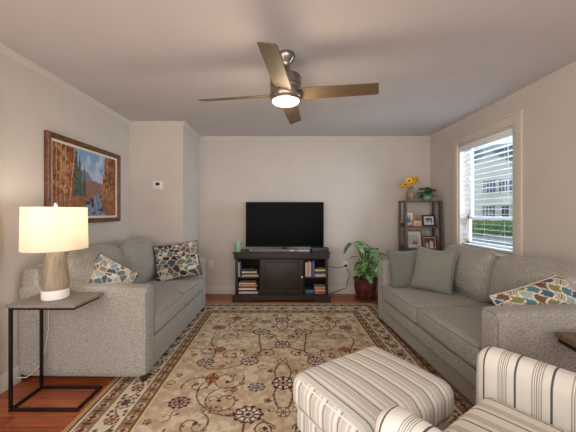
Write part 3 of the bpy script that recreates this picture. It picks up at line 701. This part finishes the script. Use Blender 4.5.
# ------------------------------------------------------------------ painting
def make_painting():
    W, H = 1.08, .79
    t = thing('framed_painting', 'framed autumn forest river painting above the left sofa', 'painting', (XL + .002, 2.93, 1.555), 0)
    # local frame: parts are built on the wall plane: x out of the wall, y along the wall, z up
    WF = mat('carved_walnut_frame', (96, 60, 38), .4, var=.3, vscale=30, bump=.6, bscale=80)
    def ring(name, w0, h0, w1, h1, prof, m):
        b = MB(); bm = b.bm; rows = []
        for (sy, sz) in ((-1, -1), (1, -1), (1, 1), (-1, 1)):
            rows.append([bm.verts.new((d, sy * (w0 + (w1 - w0) * k) / 2, sz * (h0 + (h1 - h0) * k) / 2)) for k, d in prof])
        for i in range(4):
            A, B = rows[i], rows[(i + 1) % 4]
            for j in range(len(prof)): bm.faces.new((A[j], A[(j + 1) % len(prof)], B[(j + 1) % len(prof)], B[j]))
        return b.build(name, m, t, angle=25)
    ring('picture_frame', W, H, W - .095, H - .095, [(0, 0), (0, .03), (.15, .04), (.5, .032), (.75, .036), (1, .02), (1, 0)], WF)
    ring('liner', W - .095, H - .095, W - .14, H - .14, [(0, 0), (0, .019), (1, .014), (1, 0)], mat('cream_liner', (222, 206, 176), .7))
    nx, ny = 260, 180; u, v = np.meshgrid(np.linspace(0, 1, nx), np.linspace(0, 1, ny))
    rng = np.random.default_rng(3)
    def sm(n, m_, seed):
        g = np.random.default_rng(seed).random((m_ + 2, n + 2)); ix = u * n; iy = v * m_
        x_ = ix.astype(int); y_ = iy.astype(int); fx = ix - x_; fy = iy - y_
        x_ = np.minimum(x_, n); y_ = np.minimum(y_, m_)
        return g[y_, x_] * (1 - fx) * (1 - fy) + g[y_, x_ + 1] * fx * (1 - fy) + g[y_ + 1, x_] * (1 - fx) * fy + g[y_ + 1, x_ + 1] * fx * fy
    n1, n2, n3 = sm(14, 12, 1), sm(70, 44, 2), sm(110, 26, 5)
    A = lambda t: np.array(t, float)
    n4 = sm(26, 20, 8); n5 = sm(7, 5, 9)
    img = np.zeros((ny, nx, 3)); s = np.clip((v - .4) / .6, 0, 1)[..., None]
    img[:] = A((176, 176, 190)) * (1 - s) + A((118, 156, 196)) * s
    cw = np.clip(n1 * 1.6 - .7, 0, 1)[..., None]; img = img * (1 - cw) + A((196, 208, 220)) * cw
    def over(mask, col): img[mask] = col if col.ndim == 1 else col[mask]
    def mixc(c0, c1, t): t = np.clip(t, 0, 1)[..., None]; return A(c0) * (1 - t) + A(c1) * t
    over(v < .66 + .16 * (n1 - .5) - .22 * np.exp(-((u - .66) / .12) ** 2), mixc((104, 116, 138), (132, 128, 148), n4))
    over(v < .52 + .14 * (n4 - .5), mixc((128, 92, 92), (158, 106, 88), n2))
    fol = mixc((92, 54, 38), (184, 98, 52), n4 * .5 + n2 * .6); dk_ = mixc((44, 40, 34), (92, 82, 56), n2)
    fol = np.where((n5 * .5 + n4 * .5 > .55)[..., None], mixc((132, 84, 50), (204, 142, 84), n2), fol)
    fol = np.where((n3 * .6 + n4 * .4 < .36)[..., None], dk_, fol)
    edgeL = .30 + .16 * (n1 - .5) + .06 * (n2 - .5) + .16 * (1 - v); edgeR = .80 + .1 * (n1 - .5) + .05 * (n2 - .5) - .16 * (1 - v)
    over((u < edgeL) | (u > edgeR), fol)
    for (xc, hh, ww) in ((.36, .92, .06), (.43, .78, .05), (.31, .98, .05)):
        over((np.abs(u - xc) < ww * np.clip(hh + .05 - v, 0, 1) * (1 + 1.2 * (n3 - .5)) + .002) & (v > .3) & (v < hh), mixc((46, 70, 66), (84, 108, 94), n2))
    over(v < .28 + .07 * (n1 - .5), mixc((108, 68, 46), (176, 118, 76), n2 * .6 + n4 * .5))
    cxr = .64 - .25 * np.clip(.36 - v, 0, 1)
    riv = (np.abs(u - cxr - .05 * (n1 - .5)) < .03 + .62 * np.clip(.35 - v, 0, 1)) & (v < .36)
    over(riv, mixc((62, 76, 104), (168, 184, 206), n3 * .5 + n2 * .6))
    over(riv & (n4 < .3), A((70, 58, 54)))
    for (x0_, w_, sl) in ((.09, .005, .02), (.15, .006, .015), (.20, .007, .09), (.05, .004, 0)):
        over((np.abs(u - x0_ - sl * v) < w_) & (v > .14) & (n3 > .2), mixc((150, 112, 84), (216, 190, 158), n2))
    for (x0_, w_, sl) in ((.91, .005, -.02), (.84, .005, .02), (.97, .006, 0), (.79, .004, .01)):
        over((np.abs(u - x0_ - sl * v) < w_) & (v > .2), mixc((66, 46, 36), (130, 96, 70), n2))
    img *= (1 + (rng.random((ny, nx, 1)) - .5) * .12); img = np.clip(img, 0, 255) / 255
    li = np.where(img <= .04045, img / 12.92, ((img + .055) / 1.055) ** 2.4)
    o = panel('canvas', li, W - .14, H - .14, .01, attr_mat('oil_paint', .45, .4), t)
    o.rotation_euler = (R(90), 0, R(90)); o.location = (.013, 0, 0)
make_painting()

# ------------------------------------------------------------------ thermostat, outlets, cables
t = thing('thermostat', 'small white thermostat with dark display on the jutting wall', 'thermostat', (-1.595, 3.745, 1.62))
bx('housing', (-.062, -.024, -.05), (.062, 0, .05), mat('white_plastic', (226, 222, 216), .4), t, .006)
bx('display', (-.026, -.027, -.008), (.026, -.024, .03), mat('dark_lcd', (52, 44, 40), .2), t)
bx('button', (-.04, -.027, -.034), (.04, -.024, -.024), mat('pale_button', (200, 198, 194), .4), t)
def outlet(x, z, label):
    t = thing('wall_outlet', label, 'outlet', (x, YB, z))
    bx('cover_plate', (-.035, -.006, -.057), (.035, 0, .057), MATS['white_plastic'], t, .002)
    for s in (-1, 1): bx('socket', (-.016, -.009, s * .026 - .014), (.016, -.006, s * .026 + .014), mat('socket_white', (210, 206, 200), .4), t)
outlet((211 - VX) * YB / F, CZ + (VY - 264) * YB / F, 'white wall outlet between left sofa and media console')
outlet((345.5 - VX) * YB / F, CZ + (VY - 265) * YB / F, 'white wall outlet between media console and potted floor plant')
BLK = mat('black_plastic', (24, 24, 25), .4)
pg = bx('power_plug', (1.0 - .02, YB - .034, .42), (1.0 + .02, YB - .0095, .455), BLK); tag(pg, 'black plug in the outlet beside the floor plant', 'plug')
pg.location.x = (345.5 - VX) * YB / F - 1.0
cab = [at(329, 266, 4.44), at(334, 268, 4.43), at(340, 267.5, 4.43), at(345, 266.5, 4.425)]
o = MB().tube(cab, .005, 6).build('power_cable', BLK); tag(o, 'black cable running from console to the wall plug', 'cable')
cab = [at(346.5, 268.5, 4.42), at(350, 274, 4.42), at(347.5, 281, 4.42), at(346.5, 288, 4.4), at(341, 289.5, 4.38), at(333, 293, 4.36), at(329, 293.5, 4.35)]
o = MB().tube(cab, .005, 6).build('power_cable', BLK); tag(o, 'black cable drooping from the wall plug down to the floor', 'cable')

# ------------------------------------------------------------------ media console
ESP = mat('espresso_wood', (46, 36, 32), .45, spec=.3, var=.15, vscale=6, stretch=(1, 6, 6))
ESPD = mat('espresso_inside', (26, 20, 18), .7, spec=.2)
MY = 4.045; MX = .01
mc = thing('media_console', 'dark espresso media console with central door and open shelf bays', 'media console', (MX, MY, 0.0))
hw, dp, ht = .655, .40, .70
bx('top', (-hw - .035, -.01, ht - .022), (hw + .035, dp + .01, ht), ESP, mc, .006)
b = MB(); b.box((-hw - .018, .004, ht - .095), (hw + .018, .02, ht - .022), .006); 
b.box((-hw - .018, .02, ht - .095), (-hw + .01, dp, ht - .022), .004); b.box((hw - .01, .02, ht - .095), (hw + .018, dp, ht - .022), .004); b.build('frieze', ESP, mc)
for s in (-1, 1): bx('side_panel', (s * hw - (.025 if s > 0 else 0), .02, .0), (s * hw + (.025 if s < 0 else 0), dp, ht - .095), ESP, mc, .002)
for s in (-1, 1): bx('pilaster', (s * (hw - .018) - .018, .006, .1), (s * (hw - .018) + .018, .02, ht - .095), ESP, mc, .003)
bx('back_panel', (-hw + .025, dp - .012, .08), (hw - .025, dp - .002, ht - .1), ESPD, mc)
bx('bottom_panel', (-hw + .025, .02, .085), (hw - .025, dp - .012, .105), ESP, mc)
PX = .315
for s in (-1, 1): bx('partition', (s * PX - .011, .022, .105), (s * PX + .011, dp - .012, ht - .095), ESPD, mc)
SHZ = .33
for s in (-1, 1): bx('shelf', (min(s * (PX + .011), s * (hw - .025)), .03, SHZ), (max(s * (PX + .011), s * (hw - .025)), dp - .012, SHZ + .018), ESP, mc)
b = MB(); b.prism([(-hw - .035, 0), (-hw + .12, 0), (-hw + .2, .03), (0, .04), (hw - .2, .03), (hw - .12, 0), (hw + .035, 0), (hw + .035, .085), (hw + .02, .1), (-hw - .02, .1), (-hw - .035, .085)], 'y', -.008, .02); b.build('plinth', ESP, mc, smooth=False)
dr = MB(); dr.box((-PX + .013, .004, .112), (PX - .013, .024, ht - .1), .003)
for (a, b_) in (((-PX + .055, -.006, ht - .135), (PX - .055, .006, ht - .115)), ((-PX + .055, -.006, .15), (PX - .055, .006, .168)), ((-PX + .055, -.006, .16), (-PX + .073, .006, ht - .125)), ((PX - .073, -.006, .16), (PX - .055, .006, ht - .125))): dr.box(a, b_, .004)
dr.box((-PX + .095, -.003, .19), (PX - .095, .006, ht - .16), .004)
dr = dr.build('door', ESP, mc)
o = MB().lathe([(0, 0), (.008, 0), (.012, .012), (.009, .02), (0, .022)], M=Matrix.Translation((PX - .03, .004, .36)) @ Matrix.Rotation(R(90), 4, 'X'), n=16).build('knob', mat('pale_knob', (220, 212, 196), .3), dr); o['label'] = 'small pale round knob'

# books
def book(label, lo, w_, d_, h_, cov, upright=False, group='books in the media console', tilt=0):
    """lo = front-left-bottom corner in console space; spine faces the room (-y)"""
    t = thing('book', label, 'book', (MX + lo[0] + w_ / 2, MY + lo[1], lo[2]), 0, group)
    if tilt: t.rotation_euler = (0, R(tilt), 0)
    cm = mat('book_cover_%02x%02x%02x' % cov, cov, .5); pm = mat('book_pages', (222, 214, 196), .9)
    k = .003
    b = MB()
    if upright: b.box((-w_ / 2, 0, 0), (-w_ / 2 + k, d_, h_)); b.box((w_ / 2 - k, 0, 0), (w_ / 2, d_, h_)); b.box((-w_ / 2, 0, 0), (w_ / 2, k, h_)); p = ((-w_ / 2 + k, k, k * 2), (w_ / 2 - k, d_ - k, h_ - k * 2))
    else: b.box((-w_ / 2, 0, 0), (w_ / 2, d_, k)); b.box((-w_ / 2, 0, h_ - k), (w_ / 2, d_, h_)); b.box((-w_ / 2, 0, 0), (w_ / 2, k, h_)); p = ((-w_ / 2 + k * 2, k, k), (w_ / 2 - k * 2, d_ - k, h_ - k))
    b.build('cover', cm, t, smooth=False); MB().box(*p).build('pages', pm, t, smooth=False)
LX = -hw + .032; RX = PX + .02
# left bay, upper shelf
US = SHZ + .0185; BS = .1055
book('pale blue upright book at the left of the upper left shelf', (LX + .004, .05, US), .022, .16, .205, (176, 190, 204), True)
book('dark blue upright book beside the pale blue one on upper left shelf', (LX + .03, .05, US), .016, .16, .185, (58, 76, 110), True)
z = US
for (w_, h_, c, l) in ((.24, .03, (186, 170, 134), 'tan thick book at the bottom of the upper left stack'), (.225, .022, (92, 84, 60), 'olive book second from the bottom of the upper left stack'), (.215, .024, (206, 196, 164), 'cream book third from the bottom of the upper left stack'), (.19, .016, (60, 48, 42), 'thin dark brown book near top of the upper left stack'), (.17, .02, (44, 42, 46), 'black book on top of the upper left stack')):
    book(l, (LX + .055, .05, z), w_, .15, h_, c); z += h_ + .0006
z = BS
for (w_, h_, c, l) in ((.275, .035, (206, 176, 160), 'pinkish book at the bottom of the lower left stack'), (.26, .018, (60, 52, 50), 'thin dark book above the pinkish one in lower left stack'), (.25, .03, (216, 208, 196), 'white book in the middle of the lower left stack'), (.24, .016, (120, 70, 46), 'thin brown book above the white one in lower left stack'), (.262, .032, (196, 128, 88), 'orange tan thick book near top of lower left stack'), (.24, .024, (216, 186, 150), 'pale peach book on top of the lower left stack')):
    book(l, (LX + .012, .05, z), w_, .15, h_, c); z += h_ + .0006
# right bay, upper shelf
x = RX
for (w_, h_, c, l) in ((.03, .20, (206, 180, 152), 'cream upright book at the left of the upper right shelf'), (.024, .212, (196, 150, 136), 'salmon upright book second on the upper right shelf'), (.026, .215, (190, 176, 170), 'pale grey upright book third on the upper right shelf'), (.02, .20, (150, 50, 50), 'red upright book fourth on the upper right shelf'), (.03, .225, (52, 90, 146), 'blue upright book fifth on the upper right shelf')):
    book(l, (x, .05, US), w_, .16, h_, c, True); x += w_ + .001
z = US
for (w_, h_, c, l) in ((.15, .034, (206, 196, 164), 'cream book at the bottom of the upper right stack'), (.15, .018, (106, 132, 116), 'green grey thin book in the upper right stack'), (.145, .022, (66, 50, 44), 'dark brown book in the middle of the upper right stack'), (.148, .03, (196, 186, 146), 'pale yellow book on top of the upper right stack')):
    book(l, (x + .004, .05, z), w_, .15, h_, c); z += h_ + .0006
z = BS
for (w_, h_, c, l) in ((.13, .03, (40, 70, 96), 'navy book at the bottom of the small lower right stack'), (.12, .022, (92, 132, 160), 'light blue book in the small lower right stack'), (.115, .014, (44, 60, 80), 'thin dark blue book on top of the small stack')):
    book(l, (RX + .002, .05, z), w_, .15, h_, c); z += h_ + .0006
z = BS
for (w_, h_, c, l) in ((.152, .036, (176, 96, 84), 'brick red book at the bottom of the lower right stack'), (.15, .018, (216, 200, 180), 'thin cream book in the lower right stack'), (.148, .03, (196, 130, 104), 'terracotta book near top of the lower right stack'), (.15, .016, (206, 186, 166), 'thin beige book on top of the lower right stack')):
    book(l, (RX + .137, .05, z), w_, .15, h_, c); z += h_ + .0006

# on the console
TZ = ht + .0008
tv = thing('television', 'black flat screen television on the media console', 'television', (.055, 4.24, TZ))
bx('bezel', (-.573, -.012, .058), (.573, .028, .716), mat('tv_gloss_black', (12, 12, 13), .5, spec=.15), tv, .004)
m_scr = mat('tv_screen', (6, 6, 7), .25, spec=.03)
bx('screen', (-.56, -.0135, .078), (.56, -.011, .704), m_scr, tv)
b = MB(); b.box((-.04, .0, .01), (.04, .02, .09), .006); b.build('stand_neck', BLK, tv)
b = MB(); b.box((-.22, -.075, 0), (.22, .1, .01), .004); b.build('stand_base', BLK, tv)
sb = thing('soundbar', 'slim silver soundbar lying before the television', 'soundbar', (-.02, 4.115, TZ))
bx('housing', (-.43, -.035, .0), (.43, .035, .036), mat('silver_plastic', (146, 148, 150), .35, .4), sb, .008)
bx('grille', (-.40, -.037, .006), (.14, -.0345, .03), mat('grille_grey', (84, 86, 90), .7), sb)
bx('display', (.2, -.037, .01), (.26, -.0345, .026), BLK, sb)
o = bx('cable_box', (.44, 4.09, TZ), (.68, 4.22, TZ + .06), mat('matt_black_box', (34, 34, 36), .5), None, .004); tag(o, 'small matt black cable box at right end of console', 'cable box')
o = MB().box((-.08, -.022, 0), (.08, .022, .016), .005).build('remote_control', BLK, None, loc=(-.5, 4.07, TZ), rot=(0, 0, R(12))); tag(o, 'black remote control lying at left of the soundbar', 'remote')
cj = thing('jar_candle', 'pale green glass jar candle at the left end of console', 'candle', (-.62, 4.13, TZ))
MB().lathe([(0, 0), (.042, 0), (.046, .006), (.046, .12), (.042, .125), (.038, .12), (.038, .11), (0, .11)], n=28).build('jar', mat('green_glass_jar', (142, 176, 142), .25, spec=.6), cj)
MB().lathe([(0, .126), (.04, .126), (.043, .13), (.043, .148), (.01, .152), (.008, .168), (0, .17)], n=24).build('lid', mat('green_lid', (168, 192, 166), .4), cj)

# ------------------------------------------------------------------ ceiling fan
fz = 2.44
fn = thing('ceiling_fan', 'brushed nickel ceiling fan with four brown blades and lit lamp', 'ceiling fan', (.035, 2.14, 2.14))
NI = mat('satin_nickel', (150, 142, 132), .3, 1)
BLD = mat('fan_blade_brown', (98, 82, 60), .6, var=.1, vscale=5, stretch=(1, 8, 1))
MB().lathe([(0, .2995), (.068, .2995), (.07, .285), (.06, .26), (.038, .235), (.03, .22), (.03, .205), (0, .205)], n=40).build('canopy', NI, fn)
MB().lathe([(0, .205), (.03, .205), (.036, .175), (.05, .155), (.085, .145), (.108, .135), (.116, .12), (.116, .062), (.112, .06), (.112, .055), (.116, .053), (.116, .05), (.113, .045), (.113, .03), (.116, .025), (.116, -.02), (.11, -.03), (0, -.03)], n=48).build('motor_housing', NI, fn)
m, n, bb = base_mat('fan_lens'); bb.inputs['Base Color'].default_value = L4((255, 244, 220)); bb.inputs['Emission Color'].default_value = L4((255, 214, 160)); bb.inputs['Emission Strength'].default_value = 3.2
MB().lathe([(.1, -.03), (.102, -.045), (.094, -.058), (.06, -.066), (0, -.068)], n=40, cap=False).build('light_lens', m, fn)
MB().lathe([(.1, -.03), (.112, -.03), (.112, -.042), (.103, -.048), (.1, -.045)], n=40, cap=False).build('lens_ring', NI, fn)
pl = bpy.data.lights.new('fan_lamp_light', 'POINT'); pl.energy = 10; pl.color = (1, .82, .6); pl.shadow_soft_size = .09
po = bpy.data.objects.new('fan_lamp_light', pl); C.objects.link(po); po.location = (.035, 2.14, 1.97)
bl0 = None
for k in range(4):
    if bl0 is None:
        b = MB(); b.prism([(.10, -.05), (.17, -.066), (.655, -.058), (.672, .046), (.66, .056), (.17, .064), (.10, .05)], 'z', -.003, .003)
        bl0 = o = b.build('blade', BLD, fn, smooth=False)
        br = MB().box((.08, -.02, -.0035), (.125, .02, .0055), .001).build('blade_iron', NI, o)
    else:
        o = bl0.copy(); C.objects.link(o); b2 = br.copy(); C.objects.link(b2); b2.parent = o
    o.matrix_local = Matrix.Rotation(R(-9.3 + 90 * k), 4, 'Z') @ Matrix.Rotation(R(-16), 4, 'X')

# ------------------------------------------------------------------ ladder shelf
SH_X, SH_Y = 2.03, 4.1
ls = thing('ladder_shelf', 'grey-brown ladder shelf in the corner holding photo frames', 'shelf', (SH_X, SH_Y, 0))
GW = mat('weathered_grey_wood', (88, 76, 68), .6, var=.2, vscale=6, stretch=(6, 6, 1))
for s in (-1, 1):
    b = MB(); b.prism([(-.10, 0), (-.03, 0), (.065, 1.415), (-.005, 1.415)], 'x', s * .25 - .012, s * .25 + .012); b.build('front_rail', GW, ls, smooth=False)
    bx('rear_post', (s * .25 - .012, .20, 0), (s * .25 + .012, .235, 1.415), GW, ls)
for z in (1.416, 1.045, .715, .385, .08):
    fy = .0 - .095 * (1.45 - z) / 1.45 + .045
    ww = .264 if z > 1.4 else .237; bx('shelf', (-ww, fy - .04, z), (ww, .24, z + .018), GW, ls, smooth=False)
    if z < 1.4: bx('shelf_back_rail', (-.237, .223, z + .018), (.237, .235, z + .06), GW, ls, smooth=False)
def photo_frame(label, x, y, z, W, H, fw, fc, matc, kind, rz=0):
    t = thing('photo_frame', label, 'photo frame', (x, y, z + .001), R(rz), 'photo frames on the ladder shelf')
    fm = mat('photo_frame_%02x%02x%02x' % fc, fc, .4)
    T = Matrix.Rotation(R(-10), 4, 'X')
    b = MB(); 
    for lo, hi in (((-W / 2, -.008, 0), (W / 2, .008, fw)), ((-W / 2, -.008, H - fw), (W / 2, .008, H)), ((-W / 2, -.008, fw), (-W / 2 + fw, .008, H - fw)), ((W / 2 - fw, -.008, fw), (W / 2, .008, H - fw))): b.box(lo, hi, 0, T)
    b.build('frame', fm, t, smooth=False)
    b = MB(); b.box((-.02, .005, 0), (.02, .009, H * .7), 0, Matrix.Translation((0, .002 + .0, H * .0)) @ Matrix.Rotation(R(-34), 4, 'X') @ Matrix.Translation((0, .0, 0))); 
    nx, ny = 34, 30; u, v = np.meshgrid(np.linspace(-1, 1, nx), np.linspace(-1, 1, ny))
    img = np.ones((ny, nx, 3)) * np.array(matc, float); inn = (abs(u) < .68) & (abs(v) < .62)
    rng = np.random.default_rng(kind); 
    if kind == 9: inn = (abs(u) < .9) & (abs(v) < .88)
    img[inn] = {1: (176, 186, 200), 2: (196, 160, 130), 3: (70, 72, 76), 4: (188, 184, 176), 9: (92, 62, 56)}[kind]
    for _ in range({1: 2, 2: 3, 3: 5, 4: 4, 9: 5}[kind]):
        px, py = rng.uniform(-.5, .5), rng.uniform(-.4, .2); body = inn & (abs(u - px) < .16) & (v < py); head = inn & (((u - px) / .11) ** 2 + ((v - py - .12) / .15) ** 2 < 1)
        img[body] = {1: (64, 84, 130), 2: (170, 110, 80), 3: (176, 176, 176), 4: [(110, 72, 64), (160, 150, 140), (90, 96, 110), (130, 110, 90)][_ % 4], 9: (206, 196, 186)}[kind]
        img[head] = (196, 150, 126) if kind != 3 else (206, 206, 206)
    img /= 255; li = np.where(img <= .04045, img / 12.92, ((img + .055) / 1.055) ** 2.4)
    o = panel('photograph', li, W - 2 * fw + .002, H - 2 * fw + .002, .004, attr_mat('photo_print', .3, .4), t)
    o.matrix_local = T @ Matrix.Translation((0, -.002, H / 2)) @ Matrix.Rotation(R(90), 4, 'X')
    s_ = MB(); s_.box((-.015, 0, 0), (.015, .003, H * .6), 0, Matrix.Translation((0, .012 + H * .32, 0)) @ Matrix.Rotation(R(17), 4, 'X')); s_.build('easel_back', fm, t, smooth=False)
S2 = 1.063; S3 = .733
photo_frame('orange wooden photo frame, portrait, on the upper ladder shelf', 1.865, 4.17, S2, .145, .22, .02, (188, 118, 62), (214, 210, 204), 1)
photo_frame('small wooden photo frame at centre of the upper ladder shelf', 1.95, 4.115, S2, .13, .095, .014, (176, 116, 76), (196, 160, 130), 2)
photo_frame('black photo frame on the upper ladder shelf, right side', 2.14, 4.16, S2, .185, .165, .022, (24, 22, 24), (206, 206, 206), 3)
photo_frame('wide wooden photo frame with cream mat on the lower ladder shelf', 1.93, 4.19, S3, .27, .27, .018, (112, 92, 72), (212, 206, 194), 4)
photo_frame('dark red photo frame on the lower ladder shelf, right side', 2.125, 4.10, S3, .22, .195, .02, (96, 34, 30), (206, 196, 186), 9, 4)
# vase of yellow flowers
vs = thing('flower_vase', 'ribbed brown vase of yellow sunflowers on top of ladder shelf', 'vase', (1.885, 4.2, 1.435))
MB().lathe([(0, 0), (.035, 0), (.05, .03), (.062, .08), (.058, .12), (.04, .155), (.034, .175), (.038, .185), (.03, .18), (0, .16)], n=28).build('vase', mat('stoneware_vase', (132, 110, 92), .5, var=.25, vscale=22), vs)
random.seed(5); YP = mat('sunflower_petal', (236, 176, 58), .7, var=.12, vscale=12); GS = mat('flower_stem', (78, 104, 50), .7)
st = MB(); heads = []
for (x, y, z, r) in ((-.075, 0, .235, .05), (-.03, -.03, .285, .055), (.03, .0, .31, .055), (.085, -.01, .29, .048), (.005, -.04, .245, .045), (.05, .03, .32, .045), (-.1, .02, .19, .035), (.1, .02, .33, .035)):
    st.tube([(0, 0, .15), (x * .5, y * .5, .2), (x, y, z)], .003, 6); heads.append((x, y, z, r))
st.build('stems', GS, vs)
for (x, y, z, r) in heads:
    b = MB(); d = Vector((x * 2, -.5, .35)).normalized()
    a = d.cross(Vector((0, 0, 1))).normalized(); c = d.cross(a)
    for k in range(13):
        th = 2 * PI * k / 13 + random.uniform(-.1, .1); q = a * math.cos(th) + c * math.sin(th)
        b.leaf(Vector((x, y, z)) + q * r * .2, q + d * .3, d, r * .95, r * .55, .1, n=4)
    o = b.build('flower_head', YP, vs, normals=False)
    MB().lathe([(0, 0), (r * .3, 0), (r * .26, .008), (0, .012)], n=12, M=Matrix.Translation((x, y, z)) @ d.to_track_quat('Z', 'Y').to_matrix().to_4x4()).build('flower_centre', mat('sunflower_centre', (92, 56, 30), .9), o)
# trailing plant in a glass bowl
ip = thing('ivy_plant', 'small trailing green plant in glass bowl on ladder shelf top', 'plant', (2.125, 4.2, 1.435))
MB().lathe([(0, 0), (.04, 0), (.066, .02), (.078, .05), (.07, .085), (.058, .1), (.052, .095), (0, .085)], n=30).build('bowl', mat('green_glass_bowl', (120, 156, 128), .15, spec=.7), ip)
IV = mat('ivy_leaf', (62, 112, 50), .5, var=.3, vscale=30)
b = MB(); st = MB(); random.seed(9)
for k in range(44):
    th = random.uniform(0, 2 * PI); rr = random.uniform(.02, .11); zz = random.uniform(.09, .21) - rr * .45; 
    p = Vector((rr * math.cos(th), rr * math.sin(th) * .7, zz)); st.tube([(0, 0, .085), (p.x * .5, p.y * .5, max(.1, p.z)), p], .0018, 5)
    for q in range(3): b.leaf(p, (math.cos(th + q * 1.3 - 1.2), math.sin(th + q * 1.3 - 1.2), random.uniform(-.1, .5)), (0, 0, 1), random.uniform(.045, .065), .06, .3, n=4)
for (x, s_) in ((.15, 1), (-.1, -1)):
    st.tube([(0, 0, .09), (x * .6, -.04, .085), (x, -.05, .04)], .0018, 5)
    for q in range(4): b.leaf((x * (.5 + q * .15), -.04, .08 - q * .012), (s_ * .7, -.5, -.2), (0, 0, 1), .04, .035, .3, n=4)
b.build('leaves', IV, ip, normals=False); st.build('stems', GS, ip)

# ------------------------------------------------------------------ floor plant
fp = thing('potted_plant', 'broad-leaved green floor plant in a glazed dark brown pot', 'potted plant', (1.225, 4.19, 0.0))
MB().lathe([(0, 0), (.13, 0), (.15, .012), (.152, .028), (.14, .022), (0, .02)], n=36).build('saucer', mat('terracotta_saucer', (100, 66, 44), .5), fp)
POT = mat('glazed_brown_pot', (84, 44, 38), .25, var=.35, vscale=9, bump=.2, bscale=12)
MB().lathe([(0, .022), (.105, .022), (.13, .06), (.152, .14), (.162, .22), (.16, .27), (.168, .278), (.17, .31), (.16, .318), (.152, .31), (.15, .285), (0, .28)], n=44).build('pot', POT, fp)
bx_ = MB().lathe([(0, .281), (.148, .281), (.14, .29), (0, .296)], n=24).build('soil', mat('potting_soil', (52, 38, 30), .95, bump=1, bscale=60), fp)
m, n, bb = base_mat('dieffenbachia_leaf'); bb.inputs['Roughness'].default_value = .4
tcn = n.nodes.new('ShaderNodeTexCoord'); tn_ = n.nodes.new('ShaderNodeTexNoise'); tn_.inputs['Scale'].default_value = 34; r = n.nodes.new('ShaderNodeValToRGB')
r.color_ramp.elements[0].position = .42; r.color_ramp.elements[0].color = L4((42, 84, 34)); r.color_ramp.elements[1].position = .62; r.color_ramp.elements[1].color = L4((128, 166, 96))
n.links.new(tcn.outputs['Object'], tn_.inputs['Vector']); n.links.new(tn_.outputs['Fac'], r.inputs['Fac']); n.links.new(r.outputs['Color'], bb.inputs['Base Color'])
LF = m; st = MB()
lv = []   # (tip of stalk relative, leaf direction, length, width, droop)
specs = [((-.17, -.04, .82), (-1, -.3, .1), .2, .085, .9), ((-.15, -.04, .85), (.25, -.6, .0), .2, .09, .8), ((-.07, .04, .84), (.8, -.1, -.1), .2, .07, .7),
         ((.04, -.04, .74), (-.7, -.5, .25), .17, .09, .4), ((.05, -.06, .72), (.5, -.7, -.3), .2, .1, .7), ((.15, .0, .66), (1, -.2, .15), .27, .085, .45),
         ((.0, -.08, .62), (-.5, -.8, -.3), .19, .09, .8), ((-.04, -.06, .55), (-.9, -.5, .0), .2, .09, .6), ((.06, -.06, .62), (.9, -.4, .1), .19, .09, .6),
         ((.04, -.1, .56), (.5, -.8, -.4), .18, .09, .8), ((-.05, -.08, .46), (-.7, -.8, .0), .17, .085, .6), ((.1, -.06, .5), (.8, -.6, .0), .18, .085, .7), ((0, -.1, .44), (.1, -1, -.4), .16, .085, .8),
         ((.02, .06, .66), (.1, .6, .4), .18, .09, .4), ((-.1, .0, .6), (-.6, .1, .3), .16, .07, .5), ((.1, .04, .72), (.6, .3, .3), .16, .08, .5), ((.0, -.04, .68), (-.2, -.5, .6), .15, .08, .5)]
for (p, d, l_, w_, dr_) in specs:
    p = Vector(p); st.tube([(p.x * .15, p.y * .15, .29), (p.x * .35, p.y * .35, .29 + (p.z - .29) * .6), p], .006, 7, radii=[.009, .007, .005])
    b = MB(); b.leaf(p, d, (0, 0, 1), l_, w_ * 1.45, dr_, n=9, fold=.2); o = b.build('leaf', LF, fp, normals=False)
st.build('stems', GS, fp)
